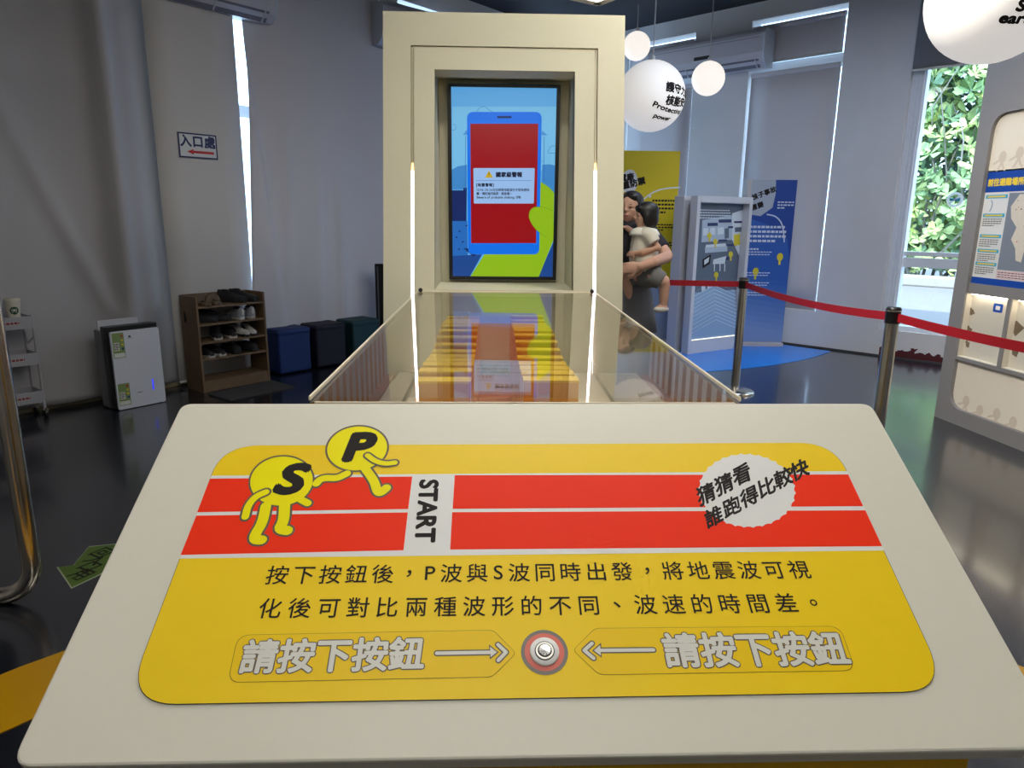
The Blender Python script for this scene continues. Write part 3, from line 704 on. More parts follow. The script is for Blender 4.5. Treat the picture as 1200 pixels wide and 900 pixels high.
for x in (GX0 + .02, GX1 - .02):
    mb = MB(); mb.ell((x, 3.90, GZT + .01), .012, BLACK, 12); mb.build('corner_bolt', case, True)
# ------------------------------------------------------------------ ceiling lamps; those in LAMPS are unseen, placed for their light
LHOUS = mat('lamp_housing', (225, 224, 218), .5)
def lamp_panel(label, x, y, z, sx, sy, k=1.0, col=(255, 251, 242), rz=0):
    t = thing('ceiling_light', label, 'ceiling light', (x, y, z), rz, 'hanging panel lights')
    mb = MB(); mb.box((0, 0, .05), (sx, sy, .06), LHOUS)
    for a, b, c, d in ((-sx / 2, 0, .02, sy), (sx / 2, 0, .02, sy), (0, -sy / 2, sx, .02), (0, sy / 2, sx, .02)): mb.box((a, b, .03), (c + .02, d + .02, .06) if c < .1 or d < .1 else (c, d, .06), LHOUS)
    mb.build('housing', t)
    mb = MB(); mb.box((0, 0, .012), (sx - .03, sy - .03, .014), mat('lamp_diffuser_%d_%d' % (int(k * 100), col[0]), col, emit=LAMP * k)); mb.build('diffuser', t)
    mb = MB()
    for s in (-1, 1): MB().tube([(s * sx * .35, 0, .08), (s * sx * .35, 0, CEIL - z)], .004, LHOUS, 6).build('suspension_rod', t)
    return t
WARM, COOL, PALE = (255, 251, 242), (206, 224, 255), (252, 250, 252)
LAMPS = [('square panel light above the console', -.1, .2, 3.55, 1.4, 1.4, .27, WARM), ('panel light above the glass case, in front of the tower', .1, 2.5, 3.65, 1.5, .5, .9, WARM),
         ('unseen panel light added over the floor to brighten the map wall', 1.5, 3.4, 3.66, 1.0, .7, 1.7, WARM), ('unseen cool panel light added before the tall window in place of daylight', 2.5, 5.7, 3.68, 1.2, .7, .95, COOL),  # both unseen, added: one brightens the map wall, one tints like daylight
         ('panel light over the dark floor before the drapes', -2.9, 1.2, 3.6, 1.2, .5, .34, WARM), ('cool white panel light over the dark floor near the stools', -1.2, 4.6, 3.68, 1.0, .4, .30, PALE),
         ('panel light far behind the control console', 1.5, -2.5, 3.6, 1.6, .8, .6, WARM), ('unseen panel light added beyond the map wall to brighten that side', 5.7, 4.6, 3.6, 1.2, .9, 1.6, PALE)]  # last panel is unseen, added to brighten the far right side
for a in LAMPS: lamp_panel(*a)
p = ony(723, 4, 3.3)
lamp_panel('panel light peeking over the top of the tower', p.x - .43, p.y - .46, p.z, 1.1, .45, .4, WARM, .55)

def fill_spot(label, p, aim, watt, ang):
    d = _n(V(aim) - V(p)); t = thing('added_spotlight', label, 'spotlight', p)
    B = d.to_track_quat('-Z', 'Y').to_matrix().to_4x4()
    mb = MB(); mb.lathe([(.0, .10), (.045, .10), (.05, .08), (.05, -.09), (.045, -.09), (.040, -.05), (.0, -.05)], BLACK, 28, B); mb.build('lamp_head', t)
    mb = MB(); mb.tube([(0, 0, .05), (0, 0, CEIL - p[2])], .012, BLACK, 10); mb.build('arm', t)
    l = bpy.data.lights.new('spot', 'SPOT'); l.energy = watt; l.spot_size = ang; l.spot_blend = .8; l.shadow_soft_size = .04; l.color = (1, .95, .86)
    o = bpy.data.objects.new('spot', l); COL.objects.link(o); o.parent = t; o.rotation_euler = d.to_track_quat('-Z', 'Y').to_euler(); o.location = d * .10
fill_spot('unseen black spotlight added to brighten the map wall', (.9, 3.6, 3.6), (3.43, 4.5, .75), 260, 1.0)  # unseen lamp added to lift the dim map wall

# ------------------------------------------------------------------ hanging globes and balls
GLOW = mat('globe_glow', (255, 248, 240), .5, emit=.95)
CORD = mat('lamp_cord', (190, 190, 192), .6)
def hang(name, label, cat, px, py, Y, rpx, m, group=None):
    c = ony(px, py, Y); dist = (RM.transposed() @ (c - CAM)).z; r = rpx * dist / F_PX * .985
    t = thing(name, label, cat, tuple(c), 0, group)
    mb = MB(); mb.ell((0, 0, 0), r, m, 48); b = mb.build('globe' if 'globe' in name else 'ball', t)
    mb = MB(); mb.lathe([(.022, r - .004), (.022, r + .03), (.008, r + .045)], CORD, 12); mb.build('cap', t)
    mb = MB(); mb.tube([(0, 0, r + .04), (0, 0, CEIL - c.z)], .006, CORD, 8); mb.build('cord', t)
    return t, c, r
hang('globe_lamp', 'small white globe lamp beside the tower, above the printed ball', 'pendant lamp', 746, 54, 9.0, 16.2, GLOW, 'hanging white globe lamps')
hang('globe_lamp', 'small white globe lamp hanging in front of the air conditioner', 'pendant lamp', 830, 92, 8.2, 19.3, GLOW, 'hanging white globe lamps')
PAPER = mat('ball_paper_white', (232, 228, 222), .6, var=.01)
_pb = PAPER.node_tree.nodes['Principled BSDF']; _pb.inputs['Emission Color'].default_value = (1, .96, .92, 1); _pb.inputs['Emission Strength'].default_value = .5  # glow added to brighten the paper and even out its shading
def ball_text(b, c, r, items):
    mb = MB()
    for fn, px, py, rot, size, txt, bold, kind in items:
        d = _n(ray(px, py)); oc = CAM - c; bb = oc.dot(d); t_ = -bb - math.sqrt(max(0, bb * bb - (oc.dot(oc) - r * r)))
        n0 = _n(CAM + d * t_ - c); east = _n(V((0, 0, 1)).cross(n0)); north = n0.cross(east)
        e2 = east * math.cos(rot) + north * math.sin(rot); n2 = -east * math.sin(rot) + north * math.cos(rot)
        def F(u, v, h, n0=n0, e2=e2, n2=n2):
            w = e2 * u + n2 * v; a = w.length / r
            if a < 1e-9: return n0 * (r + .002)
            w.normalize(); return (n0 * math.cos(a) + w * math.sin(a)) * (r + .002 + h)
        if kind == 'cjk': put_line(mb, txt, (0, 0), (size * len(txt), 0), size, INK, F, 0, bold)
        else: put_word(mb, txt, (0, 0), (size * .56 * len(txt), 0), size * .7, INK, F, 0, bold)
    mb.build('lettering', b)
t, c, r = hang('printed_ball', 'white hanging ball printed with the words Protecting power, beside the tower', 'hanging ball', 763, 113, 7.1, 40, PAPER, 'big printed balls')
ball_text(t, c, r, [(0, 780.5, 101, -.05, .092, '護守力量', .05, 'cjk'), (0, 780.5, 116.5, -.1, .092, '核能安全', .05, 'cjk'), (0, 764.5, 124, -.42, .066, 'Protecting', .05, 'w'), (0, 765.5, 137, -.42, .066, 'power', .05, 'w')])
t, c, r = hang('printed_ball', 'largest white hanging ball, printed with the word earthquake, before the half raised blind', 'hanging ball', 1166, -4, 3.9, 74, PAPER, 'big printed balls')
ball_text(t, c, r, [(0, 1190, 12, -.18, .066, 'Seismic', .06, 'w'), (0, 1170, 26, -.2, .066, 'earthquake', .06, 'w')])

# ------------------------------------------------------------------ air conditioners
def air_con(label, F, u0, u1, zt, hgt, dep, F_flip, slot=False):
    t = thing('air_conditioner', label, 'air conditioner', tuple(F((u0 + u1) / 2, zt - hgt, dep / 2)), 0, 'wall air conditioners')
    prof = [(0, zt), (dep * .85, zt), (dep, zt - .05), (dep, zt - hgt * .62), (dep * .86, zt - hgt * .86), (dep * .6, zt - hgt), (0, zt - hgt)]
    mb = MB(); mb.prism(prof, u0, u1, ACM, lambda a, b, h: F(h, b, a + .004)); mb.build('body', t, True, bevel=.012)
    for u in (u0, u1):
        mb = MB(); mb.prism([(a * 1.03 - .0, b) for a, b in prof], u - .012, u + .012, mat('air_conditioner_end', (196, 204, 214), .4), lambda a, b, h: F(h, b, a + .002)); mb.build('end_cap', t, True, bevel=.006)
    mb = MB()
    for k in range(3): mb.prism([(u0 + .05, zt - .035 - .03 * k), (u1 - .05, zt - .035 - .03 * k), (u1 - .05, zt - .027 - .03 * k), (u0 + .05, zt - .027 - .03 * k)], dep + .002, dep + .006, mat('air_conditioner_line', (150, 148, 158), .5), F)
    mb.build('grille', t, True)
    mb = MB()
    g0, g1 = dep * .86, dep * .6
    mb.prism([(dep * .9, zt - hgt * .80), (dep * .62, zt - hgt * .99), (dep * .60, zt - hgt * 1.005), (dep * .91, zt - hgt * .815)], u0 + .06, u1 - .06, ACG, lambda a, b, h: F(h, b, a + .006))
    for k in range(4):
        u = u0 + .1 + (u1 - u0 - .2) * k / 3.0
        mb.prism([(dep * .9, zt - hgt * .80), (dep * .62, zt - hgt * .99), (dep * .60, zt - hgt * 1.03), (dep * .93, zt - hgt * .83)], u - .006, u + .006, ACM, lambda a, b, h: F(h, b, a + .006))
    mb.build('louvre', t, True)
    if slot:
        mb = MB(); um = u0 + (u1 - u0) * .43; mb.prism(rounded([(um, zt - hgt * .6), (um + .22, zt - hgt * .6), (um + .22, zt - hgt * .5), (um, zt - hgt * .5)], .012), dep + .001, dep + .006, ACD, F); mb.build('display_slot', t, True)
air_con('grey wall air conditioner behind the hanging globe lamps', FR, .95, 2.50, 3.56, .40, .24, 1, True)
air_con('white wall air conditioner above the entrance sign', FL, 5.09, 6.62, 3.46, .38, .24, 1)
air_con('wall air conditioner half hidden behind the top of the tower', FL, 2.25, 3.87, 3.53, .40, .24, 1)

# ------------------------------------------------------------------ entrance sign on the fabric panel
PE = Plane(FL(0, 0, .118), PL.ux, (0, 0, 1)); FE = lambda u, v, h=0: PE.pt(u, v, h)
PE.n = PL.n.copy()
es = [PE.uv(*p) for p in ((207.5, 154), (253.5, 159), (255, 187), (210, 184.5))]
eu0, eu1 = (es[0][0] + es[3][0]) / 2, (es[1][0] + es[2][0]) / 2; ez1, ez0 = (es[0][1] + es[1][1]) / 2, (es[2][1] + es[3][1]) / 2
FEE = lambda u, v, h=0: PE.o + PE.ux * u + V((0, 0, v)) + PL.n * h
mb = MB(); SB = mat('sign_navy', (24, 34, 84), .5, var=0); w, h_ = eu1 - eu0, ez1 - ez0
mb.prism([(eu0, ez0), (eu1, ez0), (eu1, ez1), (eu0, ez1)], 0, .003, SB, FEE)
mb.sheet([(eu0 + .012, ez0 + .012), (eu1 - .012, ez0 + .012), (eu1 - .012, ez1 - .012), (eu0 + .012, ez1 - .012)], mat('sign_white', (205, 205, 205), .5, var=0), FEE, .0034)
put_line(mb, '入口處', (eu0 + .012, ez0 + h_ * .68), (eu1 - .012, ez0 + h_ * .68), h_ * .5, SB, FEE, .0038, .04)
AR = mat('sign_red', (196, 24, 34), .5, var=0); yc = ez0 + h_ * .25
mb.sheet([(eu0 + w * .36, yc - h_ * .05), (eu1 - w * .1, yc - h_ * .05), (eu1 - w * .1, yc + h_ * .05), (eu0 + w * .36, yc + h_ * .05)], AR, FEE, .0038)
mb.sheet([(eu0 + w * .2, yc), (eu0 + w * .37, yc - h_ * .11), (eu0 + w * .37, yc + h_ * .11)], AR, FEE, .004)
tag(mb.build('entrance_sign'), 'white entrance sign with navy characters and red arrow on the fabric panel', 'sign')

# ------------------------------------------------------------------ shoe rack with shoes
a, b = onz(239, 461), onz(317, 446); dx = V((b.x - a.x, b.y - a.y, 0)); RW_ = dx.length; rz = math.atan2(dx.y, dx.x)
rack = thing('shoe_rack', 'open wooden shoe rack with five shelves of shoes below the entrance sign', 'shoe rack', tuple(a), rz)
WOOD = mat('rack_wood', (112, 89, 64), .6, var=.18, scale=14); RD_ = .27; RH = .80; ST = .018
mb = MB()
for x in (ST / 2, RW_ - ST / 2): mb.box((x, RD_ / 2, RH / 2), (ST, RD_, RH), WOOD)
mb.build('side_panel', rack, bevel=.002)
SZ = [.085, .275, .415, .565, .71]
for z in SZ:
    mb = MB(); mb.box((RW_ / 2, RD_ / 2, z), (RW_ - 2 * ST - .001, RD_ - .01, .016), WOOD); mb.build('shelf', rack, bevel=.001)
mb = MB(); mb.box((RW_ / 2, .012, .04), (RW_ - 2 * ST - .001, .016, .074), WOOD); mb.build('plinth', rack)
mb = MB(); mb.box((RW_ / 2, RD_ - .006, .76), (RW_ - 2 * ST - .001, .012, .085), WOOD); mb.build('back_rail', rack)
def shoe(label, group, u, z, col, sole, yaw=0.0, kind='sneaker', accent=None):
    loc = rootm(rack) @ V((u, .135, z + .0085))
    t = thing('shoe' if kind != 'slide' else 'slide_sandal', label, 'shoe' if kind != 'slide' else 'sandal', tuple(loc), rz + yaw, group)
    U_, S_ = mat('shoe_' + col[0], col[1], .7), mat('sole_' + sole[0], sole[1], .7)
    out = [(-.034, -.125), (-.040, -.06), (-.032, .02), (-.034, .09), (-.02, .125), (.02, .125), (.034, .09), (.034, .02), (.042, -.06), (.034, -.125), (.0, -.14)]
    mb = MB(); mb.prism(out, 0, .026, S_, FXY); mb.build('sole', t, bevel=.006)
    if kind == 'slide':
        mb = MB(); mb.tube([(.043 * math.cos(q), -.05, .02 + .05 * math.sin(q)) for q in (math.pi * k / 10 for k in range(11))], .03, U_, 8, flat=.15); mb.build('strap', t)
        return
    secs = [(-.138, .016, .05), (-.11, .034, .055), (-.06, .039, .065), (-.01, .034, .085), (.04, .034, .098), (.09, .034, .104), (.122, .026, .108)]
    if kind == 'clog': secs = [(-.138, .02, .06), (-.11, .038, .075), (-.06, .043, .085), (-.01, .04, .09), (.04, .036, .075), (.09, .034, .07), (.122, .026, .068)]
    mb = MB(); n = 12; vs = []; fs = []
    for y, w_, hh in secs:
        for k in range(n + 1):
            q = math.pi * k / n; vs.append((w_ * math.cos(q) * (1 - .25 * math.sin(q) ** 3), y, .02 + (hh - .02) * math.sin(q) ** .7))
    for i in range(len(secs) - 1):
        for k in range(n): fs.append((i * (n + 1) + k, i * (n + 1) + k + 1, (i + 1) * (n + 1) + k + 1, (i + 1) * (n + 1) + k))
    fs += [tuple(range(n + 1))[::-1], tuple(range((len(secs) - 1) * (n + 1), len(secs) * (n + 1)))]
    mb.add(vs, fs, U_, True); up = mb.build('upper', t)
    mb = MB(); mb.ell((0, .06, .1), (.024, .045, .012), BLACK, 12); mb.build('opening', t)
    if accent:
        mb = MB(); A_ = mat('accent_' + accent[0], accent[1], .6)
        for s in (-1, 1): MB().tube([(s * .036, -.02, .04), (s * .034, .02, .065), (s * .031, .06, .06)], .008, A_, 6).build('side_patch', t)
        MB().box((0, .127, .07), (.02, .008, .05), A_).build('heel_patch', t)
BK = ('black', (22, 22, 24)); WH = ('white', (190, 186, 178)); GY = ('grey', (140, 142, 150)); BR = ('brown', (96, 78, 58)); DB = ('dark', (30, 28, 28))
w_ = RW_
shoe('left brown slide sandal on the top shelf of the rack', 'shoes on the rack', .09, SZ[4], BR, BR, .2, 'slide'); shoe('right brown slide sandal on the top shelf of the rack', 'shoes on the rack', .19, SZ[4], BR, BR, .1, 'slide')
shoe('left black shoe of the pair at the right of the top shelf', 'shoes on the rack', .395, SZ[4], BK, DB, .5); shoe('right black shoe of the pair at the right of the top shelf', 'shoes on the rack', .50, SZ[4], BK, DB, .5)
shoe('leftmost all black shoe on the second shelf from top', 'shoes on the rack', .10, SZ[3], BK, DB, .9); shoe('second all black shoe on the second shelf from top', 'shoes on the rack', .22, SZ[3], BK, DB, .9)
shoe('left grey sneaker with pale heel on the second shelf from top', 'shoes on the rack', .40, SZ[3], GY, WH, math.pi + .1, accent=WH); shoe('right grey sneaker with pale heel on the second shelf from top', 'shoes on the rack', .51, SZ[3], GY, WH, math.pi, accent=WH)
shoe('left black sneaker with white sole on the middle shelf', 'shoes on the rack', .222, SZ[2], BK, WH, -.35); shoe('right black sneaker with white sole on the middle shelf', 'shoes on the rack', .338, SZ[2], BK, WH, -.2)
shoe('left pale sneaker at the right end of the middle shelf', 'shoes on the rack', .43, SZ[2], WH, DB, .1, accent=BK); shoe('right pale sneaker at the right end of the middle shelf', 'shoes on the rack', .53, SZ[2], WH, DB, -.2, accent=BK)
shoe('leftmost black sneaker with white toe on the lowest filled shelf', 'shoes on the rack', .09, SZ[1], BK, WH, .15); shoe('second black sneaker with white toe on the lowest filled shelf', 'shoes on the rack', .195, SZ[1], BK, WH, .1)
shoe('left black clog on the lowest filled shelf', 'shoes on the rack', .345, SZ[1], BK, BK, 0, 'clog'); shoe('right black clog on the lowest filled shelf', 'shoes on the rack', .485, SZ[1], BK, BK, .2, 'clog')
# mat before the rack
mb = MB(); mb.prism(rounded([tuple(onz(*p))[:2] for p in ((243.7, 462.6), (270, 470.5), (345.7, 454.5), (319, 447))], .02), .0005, .012, mat('grey_door_mat', (62, 60, 60), .95, var=.2, scale=150, bump=.4), FXY)
tag(mb.build('door_mat'), 'dark grey door mat on the floor before the shoe rack', 'door mat')

# ------------------------------------------------------------------ cube stools
def stool(label, p, rz, m):
    t = thing('cube_stool', label, 'stool', tuple(p), rz, 'cube stools by the left wall')
    mb = MB(); mb.box((.17, .14, .21), (.34, .28, .40), m); mb.build('base', t, bevel=.02, seg=3)
    mb = MB(); mb.box((.17, .14, .395), (.352, .292, .06), m); mb.build('seat_cushion', t, bevel=.025, seg=4)
    for x in (.05, .29):
        for y in (.05, .23): MB().lathe([(.018, 0), (.018, .014)], BLACK, 10, Matrix.Translation((x, y, 0))).build('glide', t)
p0 = onz(329, 440.5); p1 = onz(363, 434.5); sd = _n(V((p1.x - p0.x, p1.y - p0.y, 0))); sr = math.atan2(sd.y, sd.x)
stool('blue cube stool next to the shoe rack', p0, sr, mat('stool_blue', (16, 46, 104), .6, var=.08))
stool('dark navy cube stool between the blue and the teal one', p0 + sd * .405, sr, mat('stool_navy', (13, 13, 36), .6, var=.08))
stool('dark teal cube stool nearest to the tower', p0 + sd * .83, sr, mat('stool_teal', (10, 56, 62), .6, var=.08))
# slim black cabinet behind the tower's left edge
p = onz(443, 415) ; q = ony(442.5, 309, p.y)
t = thing('slim_stand', 'slim black upright stand by the left edge of the tower', 'stand', (p.x + .22, p.y, 0))
mb = MB(); mb.box((0, 0, q.z / 2 + .02), (.44, .06, q.z - .04), BLACK); mb.build('panel', t, bevel=.006)
mb = MB(); mb.box((-.19, -.036, q.z / 2 + .02), (.012, .01, q.z - .1), mat('stand_strip', (96, 96, 100), .4)); mb.build('edge_strip', t)
mb = MB(); mb.box((0, 0, .015), (.48, .34, .03), BLACK); mb.build('foot', t, bevel=.006)

# ------------------------------------------------------------------ dehumidifier
a, b = onz(134.5, 481.5), onz(193, 470); dx = V((b.x - a.x, b.y - a.y, 0)); DW = dx.length; rz = math.atan2(dx.y, dx.x)
d = thing('dehumidifier', 'grey and black dehumidifier with energy labels standing on the dark floor', 'dehumidifier', tuple(a), rz)
SILV = mat('dehumidifier_silver', (208, 210, 218), .4, var=.02)
mb = MB(); mb.prism(rounded([(0, 0), (DW, 0), (DW, .205), (0, .205)], .02), .012, .60, mat('dehumidifier_grey', (122, 122, 126), .45), FXY); mb.build('back_shell', d)
mb = MB(); mb.prism(rounded([(.0, -.008), (DW, -.008), (DW, .085), (0, .085)], .012), .01, .635, BLACK, FXY); mb.build('black_band', d, bevel=.006)
PF = lambda u, v, h=0: V((u, -.010 - h, v))
mb = MB();  mb.prism(rounded([(.018, .004), (DW - .002, .004), (DW - .002, .60), (.018, .60)], .016), -.0, .022, SILV, PF); dfp = mb.build('front_panel', d, bevel=.004)
mb = MB(); mb.box((DW * .42, .15, .635), (DW * .78, .012, .07), mat('dehumidifier_flap', (196, 196, 200), .4)); mb.build('outlet_flap', d, bevel=.004)
LGN = mat('label_green', (124, 146, 88), .5, var=.1, scale=60); LWH = mat('label_white', (214, 214, 206), .5, var=0); LRD = mat('label_red', (190, 50, 40), .5, var=0); LYE = mat('label_yellow', (220, 190, 50), .5, var=0); LBL = mat('label_blue', (40, 60, 120), .5, var=0)
def elabel(u, v, w, h):
    mb = MB(); mb.sheet([(u, v), (u + w, v), (u + w, v + h), (u, v + h)], LGN, PF, .0226)
    mb.sheet([(u + .005, v + .005), (u + w - .005, v + .005), (u + w - .005, v + h * .2), (u + .005, v + h * .2)], LWH, PF, .0230)
    mb.sheet([(u + .008, v + h * .3), (u + w * .55, v + h * .3), (u + w * .55, v + h * .62), (u + .008, v + h * .62)], LWH, PF, .0230)
    for k, m in enumerate((LBL, LYE, LYE, LRD)): mb.sheet(circ(u + w * .82, v + h * (.36 + .17 * k), .009, n=12), m, PF, .0230)
    dashes(mb, u + .01, v + h * .32, u + w * .52, v + h * .6, 4, INK, PF, .0234, dash=.012)
    mb.build('energy_label', dfp)
elabel(.028, .40, .085, .19); elabel(.028, .035, .085, .17)
mb = MB(); mb.sheet(circ(.155, .555, .009, .007, 16), INK, PF, .0226); mb.sheet([(.14, .542), (.172, .542), (.172, .545), (.14, .545)], INK, PF, .0226); mb.sheet([(.165, .115), (.205, .115), (.205, .119), (.165, .119)], INK, PF, .0226); mb.build('emblem_print', dfp)
mb = MB(); mb.box((DW * .76, -.0335, .16), (.008, .003, .085), mat('indicator_blue', (40, 60, 255), emit=1.2)); mb.build('indicator_light', dfp)

# ------------------------------------------------------------------ service trolley and cup
a = onz(57, 488.5); tdir = _n(V((.645, .764, 0))); rz = math.atan2(tdir.y, tdir.x)
tr = thing('service_trolley', 'white three tier trolley on castors with a paper cup on top', 'trolley', tuple(a), rz)
TW = mat('trolley_white', (150, 148, 152), .5); TL_, TD, TH = .62, .20, .75
for x in (-.012, -TL_):
    for y in (.01, TD): MB().tube([(x, y, .065), (x, y, TH)], .009, TW, 8).build('post', tr)
for z in (.12, .40, .66):
    mb = MB(); mb.box((-TL_ / 2, TD / 2, z + (.068 if z > .6 else 0)), (TL_ - .02, TD, .006), TW)
    for y in (0.0, TD): mb.box((-TL_ / 2, y, z + .04), (TL_ - .03, .006, .085), TW)
    for x in (-.015, -TL_ + .005): mb.box((x, TD / 2, z + .04), (.006, TD - .01, .085), TW)
    mb.build('tray', tr)
    mb = MB(); RT = mat('tray_tag_red', (120, 40, 46), .6, var=0); PTG = lambda u, v, h=0: V((u, -.0035 - h, v))
    mb.sheet([(-.20, z + .03), (-.09, z + .03), (-.09, z + .055), (-.20, z + .055)], mat('tray_tag', (166, 160, 158), .6, var=0), PTG, .0005)
    dashes(mb, -.195, z + .033, -.095, z + .052, 1, RT, PTG, .001, .8, .02, False); mb.build('tray_tag', tr)
mb = MB(); mb.tube([(-.012, .01, .60), (-.03, .10, .54), (-.012, TD, .60)], .005, TW, 6); mb.build('brace', tr)
for x in (-.012, -TL_):
    for y in (.01, TD):
        mb = MB(); mb.tube([(x - .008, y, .03), (x + .008, y, .03)], .030, BLACK, 16); mb.box((x, y, .055), (.024, .02, .03), STEEL); mb.build('castor', tr)
cw = rootm(tr) @ V((-.085, .11, .732))
cup = thing('paper_cup', 'white paper cup with round dark emblem standing on the trolley', 'cup', tuple(cw))
mb = MB(); CUPM = mat('cup_white', (196, 192, 176), .5); mb.lathe([(.036, 0), (.048, .118)], CUPM, 24); cb_ = mb.build('cup_body', cup)
mb = MB(); mb.lathe([(.050, .116), (.050, .124), (.046, .132), (.0, .133)], CUPM, 24); mb.build('lid', cup)
mb = MB(); cdv = _n(V((CAM.x - cw.x, CAM.y - cw.y, 0))); cs = V((-cdv.y, cdv.x, 0))
def FCUP(u, v, h=0):
    r_ = .036 + .012 * v / .118 + .0008 + h; a_ = u / .042; return (cdv * math.cos(a_) + cs * math.sin(a_)) * r_ + V((0, 0, v))
EMB = mat('emblem_dark_green', (20, 62, 44), .5, var=0)
def cup_disc(cx, cy, r, m, h):
    for i in range(4):
        for k in range(24):
            a, b = 2 * math.pi * k / 24, 2 * math.pi * (k + 1) / 24; r0, r1 = r * i / 4 + 1e-5, r * (i + 1) / 4
            mb.sheet([(cx + r0 * math.cos(a), cy + r0 * math.sin(a)), (cx + r1 * math.cos(a), cy + r1 * math.sin(a)), (cx + r1 * math.cos(b), cy + r1 * math.sin(b)), (cx + r0 * math.cos(b), cy + r0 * math.sin(b))], m, FCUP, h)
cup_disc(.004, .05, .028, EMB, 0); cup_disc(.004, .053, .009, CUPM, .0004)
for s in (-1, 1): stroke(mb, [(.004 + s * .012, .063), (.004 + s * .016, .05), (.004 + s * .009, .036)], .004, CUPM, FCUP, .0003, 6)
mb.build('emblem', cb_)

# ------------------------------------------------------------------ chrome framed stand at the left edge
pb = onz(18, 716); cx = onz(52, 690, .06)
ck_ = thing('chrome_frame_stand', 'chrome tube frame with dark panel standing beside the green floor arrow', 'barrier', (cx.x - .45, cx.y, 0))
FH, FW, RR, TRAD = 1.36, .90, .14, .032
pts = []
x1 = .45; z0 = TRAD
corner = lambda px, pz, a0: [(px + RR * math.cos(a0 + math.pi / 2 * k / 8), 0, pz + RR * math.sin(a0 + math.pi / 2 * k / 8)) for k in range(9)]
pts += corner(x1 - RR - TRAD, z0 + RR, -math.pi / 2) + corner(x1 - RR - TRAD, FH - RR, 0) + corner(-x1 + RR, FH - RR, math.pi / 2) + corner(-x1 + RR, z0 + RR, math.pi)
mb = MB(); mb.tube(pts, TRAD, CHROME, 20, closed=True); mb.build('tube_frame', ck_)
mb = MB(); mb.prism(rounded([(-.36, .16), (.30, .16), (.30, FH - .03), (-.36, FH - .03)], .06), -.008, .008, mat('smoked_panel', (30, 32, 32), .25), lambda u, v, h: V((u, h, v))); mb.build('panel', ck_)
for z in (1.20, 1.30):
    MB().tube([(.29, 0, z), (x1 - TRAD, 0, z)], .010, CHROME, 8).build('bracket', ck_); MB().tube([(-.35, 0, z), (-x1 + .01, 0, z)], .010, CHROME, 8).build('bracket', ck_)

# ------------------------------------------------------------------ arrow sticker on the floor
AG = mat('arrow_green', (78, 104, 34), .5, var=.1); AE = mat('arrow_edge', (168, 174, 150), .5, var=0)
ap = [onz(*p) for p in ((66.5, 665), (85.5, 663), (104.5, 640.5), (150, 636), (130, 668), (83.5, 690))]
ap2 = [(p.x, p.y) for p in ap]; hub = V((sum(p[0] for p in ap2) / 6, sum(p[1] for p in ap2) / 6))
mb = MB(); mb.prism(ap2, .0005, .0015, AE, FXY); mb.sheet([tuple(hub + (V(p) - hub) * .955) for p in ap2], AG, FXY, .0019)
for ch, px, py in (('用', 96, 673), ('口', 106, 664), ('入', 114, 656), ('回', 120, 648)):
    c = onz(px, py); put_glyph(mb, ch, (c.x, c.y), (onz(106, 677) - onz(84, 668)).xy, .095, INK, FXY, .0022, .02, .9)
tag(mb.build('arrow_sticker'), 'green arrow sticker with black characters on the dark floor left of the console', 'floor sticker')
# ------------------------------------------------------------------ barrier posts with red belts
def post(label, x, y):
    t = thing('barrier_post', label, 'barrier post', (x, y, 0), 0, 'steel barrier posts')
    mb = MB(); mb.lathe([(.165, 0), (.165, .012), (.15, .024), (.08, .045), (.045, .055), (.0, .055)], STEEL, 40); mb.build('base', t)
    mb = MB(); mb.lathe([(.036, .05), (.036, .90)], STEEL, 28); mb.build('pole', t)
    mb = MB(); mb.lathe([(.040, .895), (.040, .955), (.0405, .957), (.0405, .975), (.034, .985), (0, .987)], BLACK, 28)
    mb.lathe([(.0412, .962), (.0412, .970)], STEEL, 28); mb.build('head', t)
    return t
def belt(t, p, q, sag):
    mb = MB(); p, q = V(p), V(q); d = (q - p); d.z = 0; L = d.length; d.normalize(); n = V((-d.y, d.x, 0)); N = 24; vs = []
    for k in range(N + 1):
        s = k / N; c = p + (q - p) * s + V((0, 0, -sag * 4 * s * (1 - s)))
        c = c + d * (.035 * (1 - 2 * s))
        for a, b in ((-.0012, -.024), (.0012, -.024), (.0012, .024), (-.0012, .024)): vs.append(c + n * a + V((0, 0, b)))
    fs = [(4 * k + i, 4 * k + (i + 1) % 4, 4 * k + 4 + (i + 1) % 4, 4 * k + 4 + i) for k in range(N) for i in range(4)]
    mb.add(vs, fs, BELT, False); mb.build('belt', t, True)
pf = onz(860.5, 459.5); pn0 = onz(1047.5, 362, .975)
PA, PB_ = V((pf.x, pf.y, 0)), V((pn0.x, pn0.y, 0))
ta = post('steel barrier post in front of the white info cabinet', PA.x, PA.y)
tb = post('steel barrier post just behind the corner of the cream console', PB_.x, PB_.y)
PZ = V((.55, 6.25, 0)); PQ = V((2.62, 2.1, 0))
post('steel barrier post hidden behind the tower', PZ.x, PZ.y); post('steel barrier post before the map wall', PQ.x, PQ.y)
H_ = V((0, 0, .93))
belt(ta, PA + H_, PZ + H_, .004); belt(tb, PB_ + H_, PA + H_, .035); belt(tb, PB_ + H_, PQ + H_, .03)

